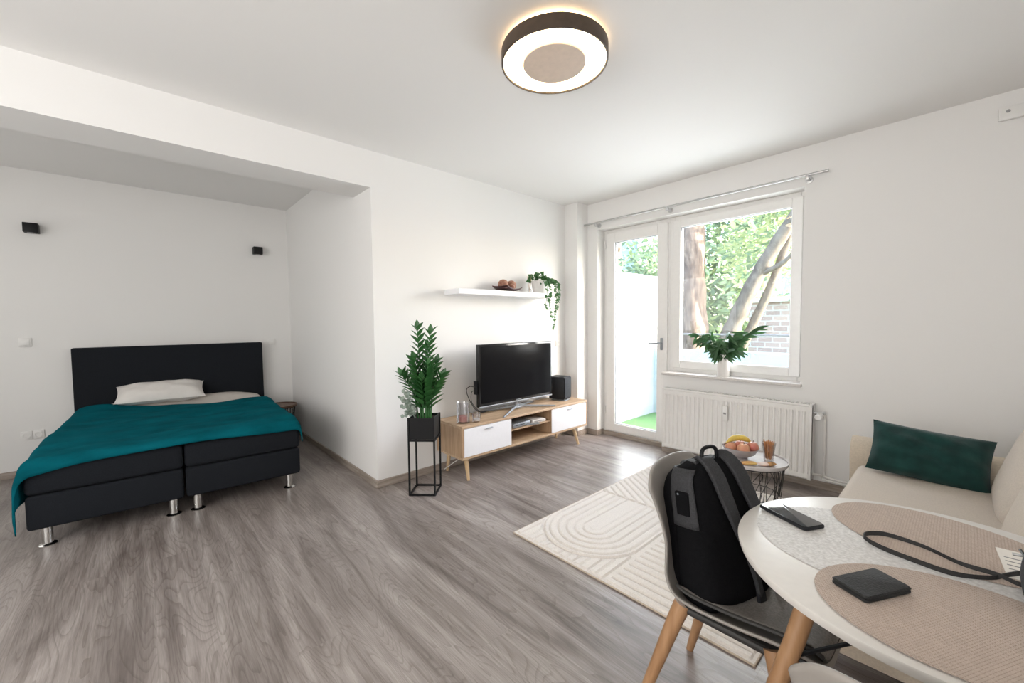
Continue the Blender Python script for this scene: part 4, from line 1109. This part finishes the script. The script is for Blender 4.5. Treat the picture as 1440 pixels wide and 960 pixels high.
# shoulder straps on the visible face (+x)
for s in (-1, 1):
    ys = (-.040, -.042, -.036, -.026, -.008, .012, .030, .040) if s < 0 else (.045, .054, .066, .082, .102, .120, .128, .130)
    pts = [(x, y, z) for (x, z), y in zip(((-.01, .432), (.025, .430), (.053, .385), (.066, .32), (.077, .24), (.087, .15), (.092, .07), (.089, .015)), ys)]
    yb = ys[-1]
    cv = catmull(pts, 6); k = len(cv)
    bm = BM(); ribbon(bm, cv, [.036 + .020 * math.sin(PI * min(1, i / (k * .62))) if i < k * .62 else max(.024, .034 - .02 * (i - k * .62) / (k * .2)) for i in range(k)], .013, up=V((1, 0, .3)))
    link('shoulder_strap', bm, M['baggrey'], bpk, bevel=.004)
    bm = BM(); rbox(bm, .084, .096, yb - .016, yb + .016, .0, .028, .003, 2); link('strap_buckle', bm, M['dplastic'], bpk)
link('carry_handle', tube(BM(), catmull([(.0, -.035, .418), (.003, -.034, .452), (.003, -.018, .466), (.003, .018, .466), (.003, .034, .452), (.0, .035, .418)], 6), .0065, 8), M['black'], bpk)
link('top_pocket', rbox(BM(), -.062, .01, -.08, .08, .39, .428, .016, 4), M['baggrey'], bpk)
bm = BM(); rbox(bm, .060, .0665, -.052, -.022, .115, .128, .002, 1); link('white_tag', bm, M['plastic_w'], bpk)

# ------------------------------------------------------------------ balcony and outdoors
struct('floor_balcony', box(BM(), -3.05, 1.4, YW + .3, 5.56, -.10, .02), M['balcw'], 'balcony slab outside the door')
tf = link('turf_mat', box(BM(), -2.94, 1.3, YW + .31, 5.43, .0202, .032), M['turf'], None, False); tag(tf, 'green artificial turf mat on the balcony floor', 'turf'); tf['kind'] = 'stuff'
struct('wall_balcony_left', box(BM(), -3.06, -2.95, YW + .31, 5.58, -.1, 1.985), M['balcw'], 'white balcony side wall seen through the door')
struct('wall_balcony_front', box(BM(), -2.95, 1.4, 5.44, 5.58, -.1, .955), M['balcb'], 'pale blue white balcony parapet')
bm = BM(); rl = thing('balcony_railing', 'thin dark steel rail above the balcony parapet', 'railing', (-1.7, 5.5, .955))
link('rail', tube(BM(), [(-1.2, 0, .212), (3.0, 0, .212)], .012, 8), M['gasket'], rl)
for x in (-1.18, -.2, .8, 1.8, 2.9): link('post', tube(BM(), [(x, 0, 0), (x, 0, .212)], .010, 8), M['gasket'], rl)
struct('ground_garden', box(BM(), -30, 25, 5.8, 45, -2.6, -2.5), M['lawn'], 'garden ground beyond the balcony')

def tree(name, label, trunks, blobs, leafm, bark, nleaf, size, seed):
    rnd = random.Random(seed)
    t = thing(name, label, 'tree', (trunks[0][0][0], trunks[0][0][1], -2.5), 0)
    base = V((trunks[0][0][0], trunks[0][0][1], -2.5))
    for pts, rads in [(tr[:-1], tr[-1]) for tr in trunks]:
        cv = catmull([V(p) - base for p in pts], 6); k = len(cv)
        rr = [rads[0] + (rads[1] - rads[0]) * i / (k - 1) for i in range(k)]
        rr = [r * (1 + .06 * math.sin(i * 1.7)) for i, r in enumerate(rr)]
        link('trunk', tube(BM(), cv, rr, 14), bark, t)
    mats = leafm; bms = [BM() for _ in mats]
    tot = sum(b[1][0] * b[1][1] * b[1][2] for b in blobs)
    for c, r in blobs:
        c = V(c) - base; n = int(nleaf * (r[0] * r[1] * r[2]) / tot)
        for k in range(n):
            d = V((rnd.gauss(0, 1), rnd.gauss(0, 1), rnd.gauss(0, 1))).normalized() * (rnd.random() ** .45)
            p = c + V((d.x * r[0], d.y * r[1], d.z * r[2]))
            a = V((rnd.gauss(0, 1), rnd.gauss(0, 1), rnd.gauss(0, .7))).normalized(); b = a.cross(V((rnd.gauss(0, 1), rnd.gauss(0, 1), rnd.gauss(0, 1)))).normalized()
            s = size * rnd.uniform(.6, 1.3); bb = bms[rnd.randrange(len(mats))]
            vs = [bb.verts.new(p + a * s), bb.verts.new(p + b * s * .38), bb.verts.new(p - a * s), bb.verts.new(p - b * s * .38)]
            bb.faces.new(vs)
    for bb, m in zip(bms, mats): link('crown', bb, m, t, False)
    return t
# big straight trunk left, leaning double trunk, hedge trees behind
tree('garden_tree', 'thick straight brown tree trunk with bright leaves at the left of the window',
     [[(-3.42, 8, -2.5), (-3.46, 8, .0), (-3.50, 8, 1.2), (-3.55, 8, 2.4), (-3.50, 8, 4.2), (-3.2, 8, 6.5), (.30, .2)],
      [(-3.50, 8, 3.2), (-2.7, 8.2, 4.4), (-2.0, 8.3, 5.6), (.11, .04)]],
     [((-3.6, 9.0, 5.4), (1.6, 1.2, 1.2)), ((-2.3, 8.9, 4.6), (1.1, .9, .9))], [M['leafA'], M['leafB']], M['bark'], 2600, .12, 1)
tree('garden_tree', 'pale leaning tree trunk forking to the right behind the window vase',
     [[(-3.5, 8.2, -2.5), (-3.3, 8.2, -.4), (-3.02, 8.2, .75), (-2.80, 8.2, 1.35), (-2.50, 8.2, 2.05), (-2.15, 8.2, 2.7), (-1.6, 8.2, 3.6), (-1.0, 8.3, 4.6), (.20, .07)],
      [(-3.1, 8.25, .2), (-2.78, 8.35, .8), (-2.52, 8.4, 1.4), (-2.25, 8.4, 2.1), (-1.95, 8.5, 3.2), (-1.8, 8.5, 4.2), (.10, .05)],
      [(-2.45, 8.2, 2.15), (-2.0, 8.1, 2.35), (-1.5, 8.0, 2.9), (.06, .02)]],
     [((-2.6, 9.4, 2.9), (1.0, .7, .9)), ((-1.7, 8.9, 3.7), (1.1, .7, .7)), ((-1.75, 9.2, 1.75), (.4, .4, .45))], [M['leafB'], M['leafA'], M['leafC']], M['bark2'], 2900, .085, 2)
tree('garden_tree', 'dense deep green tree far behind the thick trunk',
     [[(-5.4, 12, -2.5), (-5.4, 12, 1), (-5.3, 12, 4), (.22, .1)]],
     [((-5.4, 12, 2.2), (2.4, 1.0, 2.8)), ((-4.2, 12.4, 1.0), (1.6, .9, 1.8))], [M['leafC'], M['leafA']], M['bark'], 3200, .15, 3)
tree('garden_tree', 'yellow green tree in the middle distance right of the leaning trunk',
     [[(-2.6, 13, -2.5), (-2.6, 13, 1), (-2.5, 13, 4.5), (.2, .1)]],
     [((-4.7, 13, 3.2), (1.3, 1.0, 1.7)), ((-3.7, 12.8, 4.7), (1.3, 1., 1.0)), ((-4.4, 12.2, .6), (.9, .6, .9))], [M['leafA'], M['leafB'], M['leafC']], M['bark2'], 3200, .14, 4)
tree('garden_tree', 'green tree behind the white balcony side wall',
     [[(-6.6, 10, -2.5), (-6.6, 10, 1), (-6.5, 10, 5), (.2, .1)]],
     [((-5.3, 9.6, 2.6), (.75, .8, 2.2)), ((-4.9, 10, 1.2), (.7, .7, 1.2)), ((-7.2, 10, 4.4), (1., .9, 1.2))], [M['leafC'], M['leafA']], M['bark'], 2400, .13, 5)
bw = struct('wall_garden', box(BM(), -3.35, 3.5, 10.6, 10.85, -2.5, 1.75), M['brick'], 'old brick garden wall at the lower right of the window')
struct('trim_garden_wall', box(BM(), -3.42, 3.55, 10.5, 10.95, 1.75, 1.85), M['sill'], 'stone coping on the brick garden wall')
bl_ = thing('apartment_building', 'pale blue building with a large window above the balcony wall', 'building', (-10.2, 15.5, -2.5))
link('facade', box(BM(), -3.2, 1.15, 0, .3, 0, 8.5), M['houseblue'], bl_, False)
for x in (-2.2, -.35):
    for z in (1.6, 5.0):
        f = BM(); rect_frame(f, x - .7, x + .7, z, z + 1.7, -.06, .02, .12); wf = link('window', f, M['pvc'], bl_, False)
        link('pane', box(BM(), x - .6, x + .6, -.02, -.01, z + .1, z + 1.6), M['housewin'], wf, False)
link('downpipe', tube(BM(), [(1.08, -.05, 0), (1.08, -.05, 8.4)], .06, 10), M['plastic_g'], bl_)

tree('garden_tree', 'unseen green tree added beyond the balcony to dapple the sun',  # out of view, added to break up direct sun into the window
     [[(9.6, 7.6, -2.5), (9.6, 7.6, 1), (9.7, 7.6, 4.5), (.22, .1)]],
     [((9.8, 7.5, 3.6), (2.6, .8, 2.0))], [M['leafA'], M['leafC']], M['bark'], 2600, .16, 6)
b2 = thing('apartment_building', 'pale far building with blue windows at the right edge of the window view', 'building', (-3.6, 21, -2.5))
link('facade', box(BM(), -1.75, 4.0, 0, 6, 0, 5.9), M['balcw'], b2, False)
link('roof', prism(BM(), [(-1.9, -.2), (4.2, -.2), (4.2, 6.2), (-1.9, 6.2)], 5.9, 6.1), M['sill'], b2, False)
for x in (-1.3, -.1, 1.1):
    for z in (.8, 3.9):
        f = BM(); rect_frame(f, x - .35, x + .45, z, z + 1.2, -.06, .02, .08); wf = link('window', f, M['pvc'], b2, False)
        link('pane', box(BM(), x - .3, x + .4, -.02, -.01, z + .06, z + 1.14), M['houseblue'], wf, False)

# ------------------------------------------------------------------ light
w = bpy.data.worlds.new('World'); SC.world = w; w.use_nodes = True
N = w.node_tree.nodes; L = w.node_tree.links
sky = N.new('ShaderNodeTexSky'); sky.sky_type = 'NISHITA'; sky.sun_disc = False; sky.sun_elevation = math.radians(35); sky.sun_rotation = math.radians(60)
sky.air_density = 1.0; sky.dust_density = 2.5; sky.ozone_density = 1.5
bg = N['Background']; L.new(sky.outputs[0], bg.inputs['Color']); bg.inputs['Strength'].default_value = 2.0

def lamp(name, kind, loc, energy, col, size=None, rot=None, sy=None):
    d = bpy.data.lights.new(name, kind); d.energy = energy; d.color = col
    o = bpy.data.objects.new(name, d); C.objects.link(o); o.location = loc
    if rot is not None: o.rotation_euler = rot
    if kind == 'AREA':
        d.shape = 'RECTANGLE'; d.size = size; d.size_y = sy or size
    elif kind == 'POINT': d.shadow_soft_size = size
    return o
sun = lamp('sun', 'SUN', (5, 12, 8), 27., (1, .95, .86)); sun.data.angle = math.radians(.8)
sun.rotation_euler = V((-3.2, -1.0, -.62)).to_track_quat('-Z', 'Y').to_euler()
# sky portals at the openings
for nm, x0, x1, z0, z1 in (('window_portal', -1.93, -.97, .94, 2.30), ('door_portal', -2.71, -2.18, .14, 2.26)):
    o = lamp(nm, 'AREA', ((x0 + x1) / 2, YF + .10, (z0 + z1) / 2), 1, (1, 1, 1), x1 - x0, (-PI / 2, 0, 0), z1 - z0)
    o.data.cycles.is_portal = True
# daylight reaching the room through the glazing
o = lamp('window_daylight', 'AREA', (-1.45, YF + .13, 1.62), 40, (.93, .965, 1.0), .96, (-PI / 2, 0, 0), 1.36)
o.visible_camera = False
o = lamp('door_daylight', 'AREA', (-2.445, YF + .13, 1.2), 22, (.93, .965, 1.0), .52, (-PI / 2, 0, 0), 2.1)
o.visible_camera = False
# soft fill lights added out of view at the rear, side and alcove
a = lamp('rear_fill', 'AREA', (-1.1, -2.45, 1.55), 74, (1, .985, .965), 2.6, (math.radians(94), 0, 0), 1.7)
b = lamp('side_fill', 'AREA', (.58, -1.1, 1.55), 34, (1, .985, .965), 2.0, (math.radians(92), 0, math.radians(78)), 1.7)
lamp('alcove_fill', 'AREA', (-4.4, -2.0, 1.75), 9, (1, .985, .965), 1.8, (math.radians(85), 0, 0), 1.3)
a.data.specular_factor = b.data.specular_factor = .12

# ------------------------------------------------------------------ camera
cd = bpy.data.cameras.new('Camera'); cam = bpy.data.objects.new('Camera', cd); C.objects.link(cam)
yaw, pitch, roll, F = .832, .047, -.010, 572.7
f = V((-math.sin(yaw) * math.cos(pitch), math.cos(yaw) * math.cos(pitch), -math.sin(pitch)))
r = V((math.cos(yaw), math.sin(yaw), 0)); u = r.cross(f)
c, s = math.cos(roll), math.sin(roll); r, u = c * r + s * u, -s * r + c * u
mw = Matrix(((r.x, u.x, -f.x, 0), (r.y, u.y, -f.y, 0), (r.z, u.z, -f.z, 1.35), (0, 0, 0, 1)))
cam.matrix_world = mw
cd.sensor_fit = 'HORIZONTAL'; cd.sensor_width = 36; cd.lens = 36 * F / 1440; cd.clip_start = .02
SC.camera = cam
SC.view_settings.view_transform = 'Standard'
SC.view_settings.look = 'None'
SC.view_settings.exposure = .0
SC.cycles.max_bounces = 10; SC.cycles.diffuse_bounces = 6; SC.cycles.transparent_max_bounces = 16
SC.cycles.sample_clamp_indirect = 6
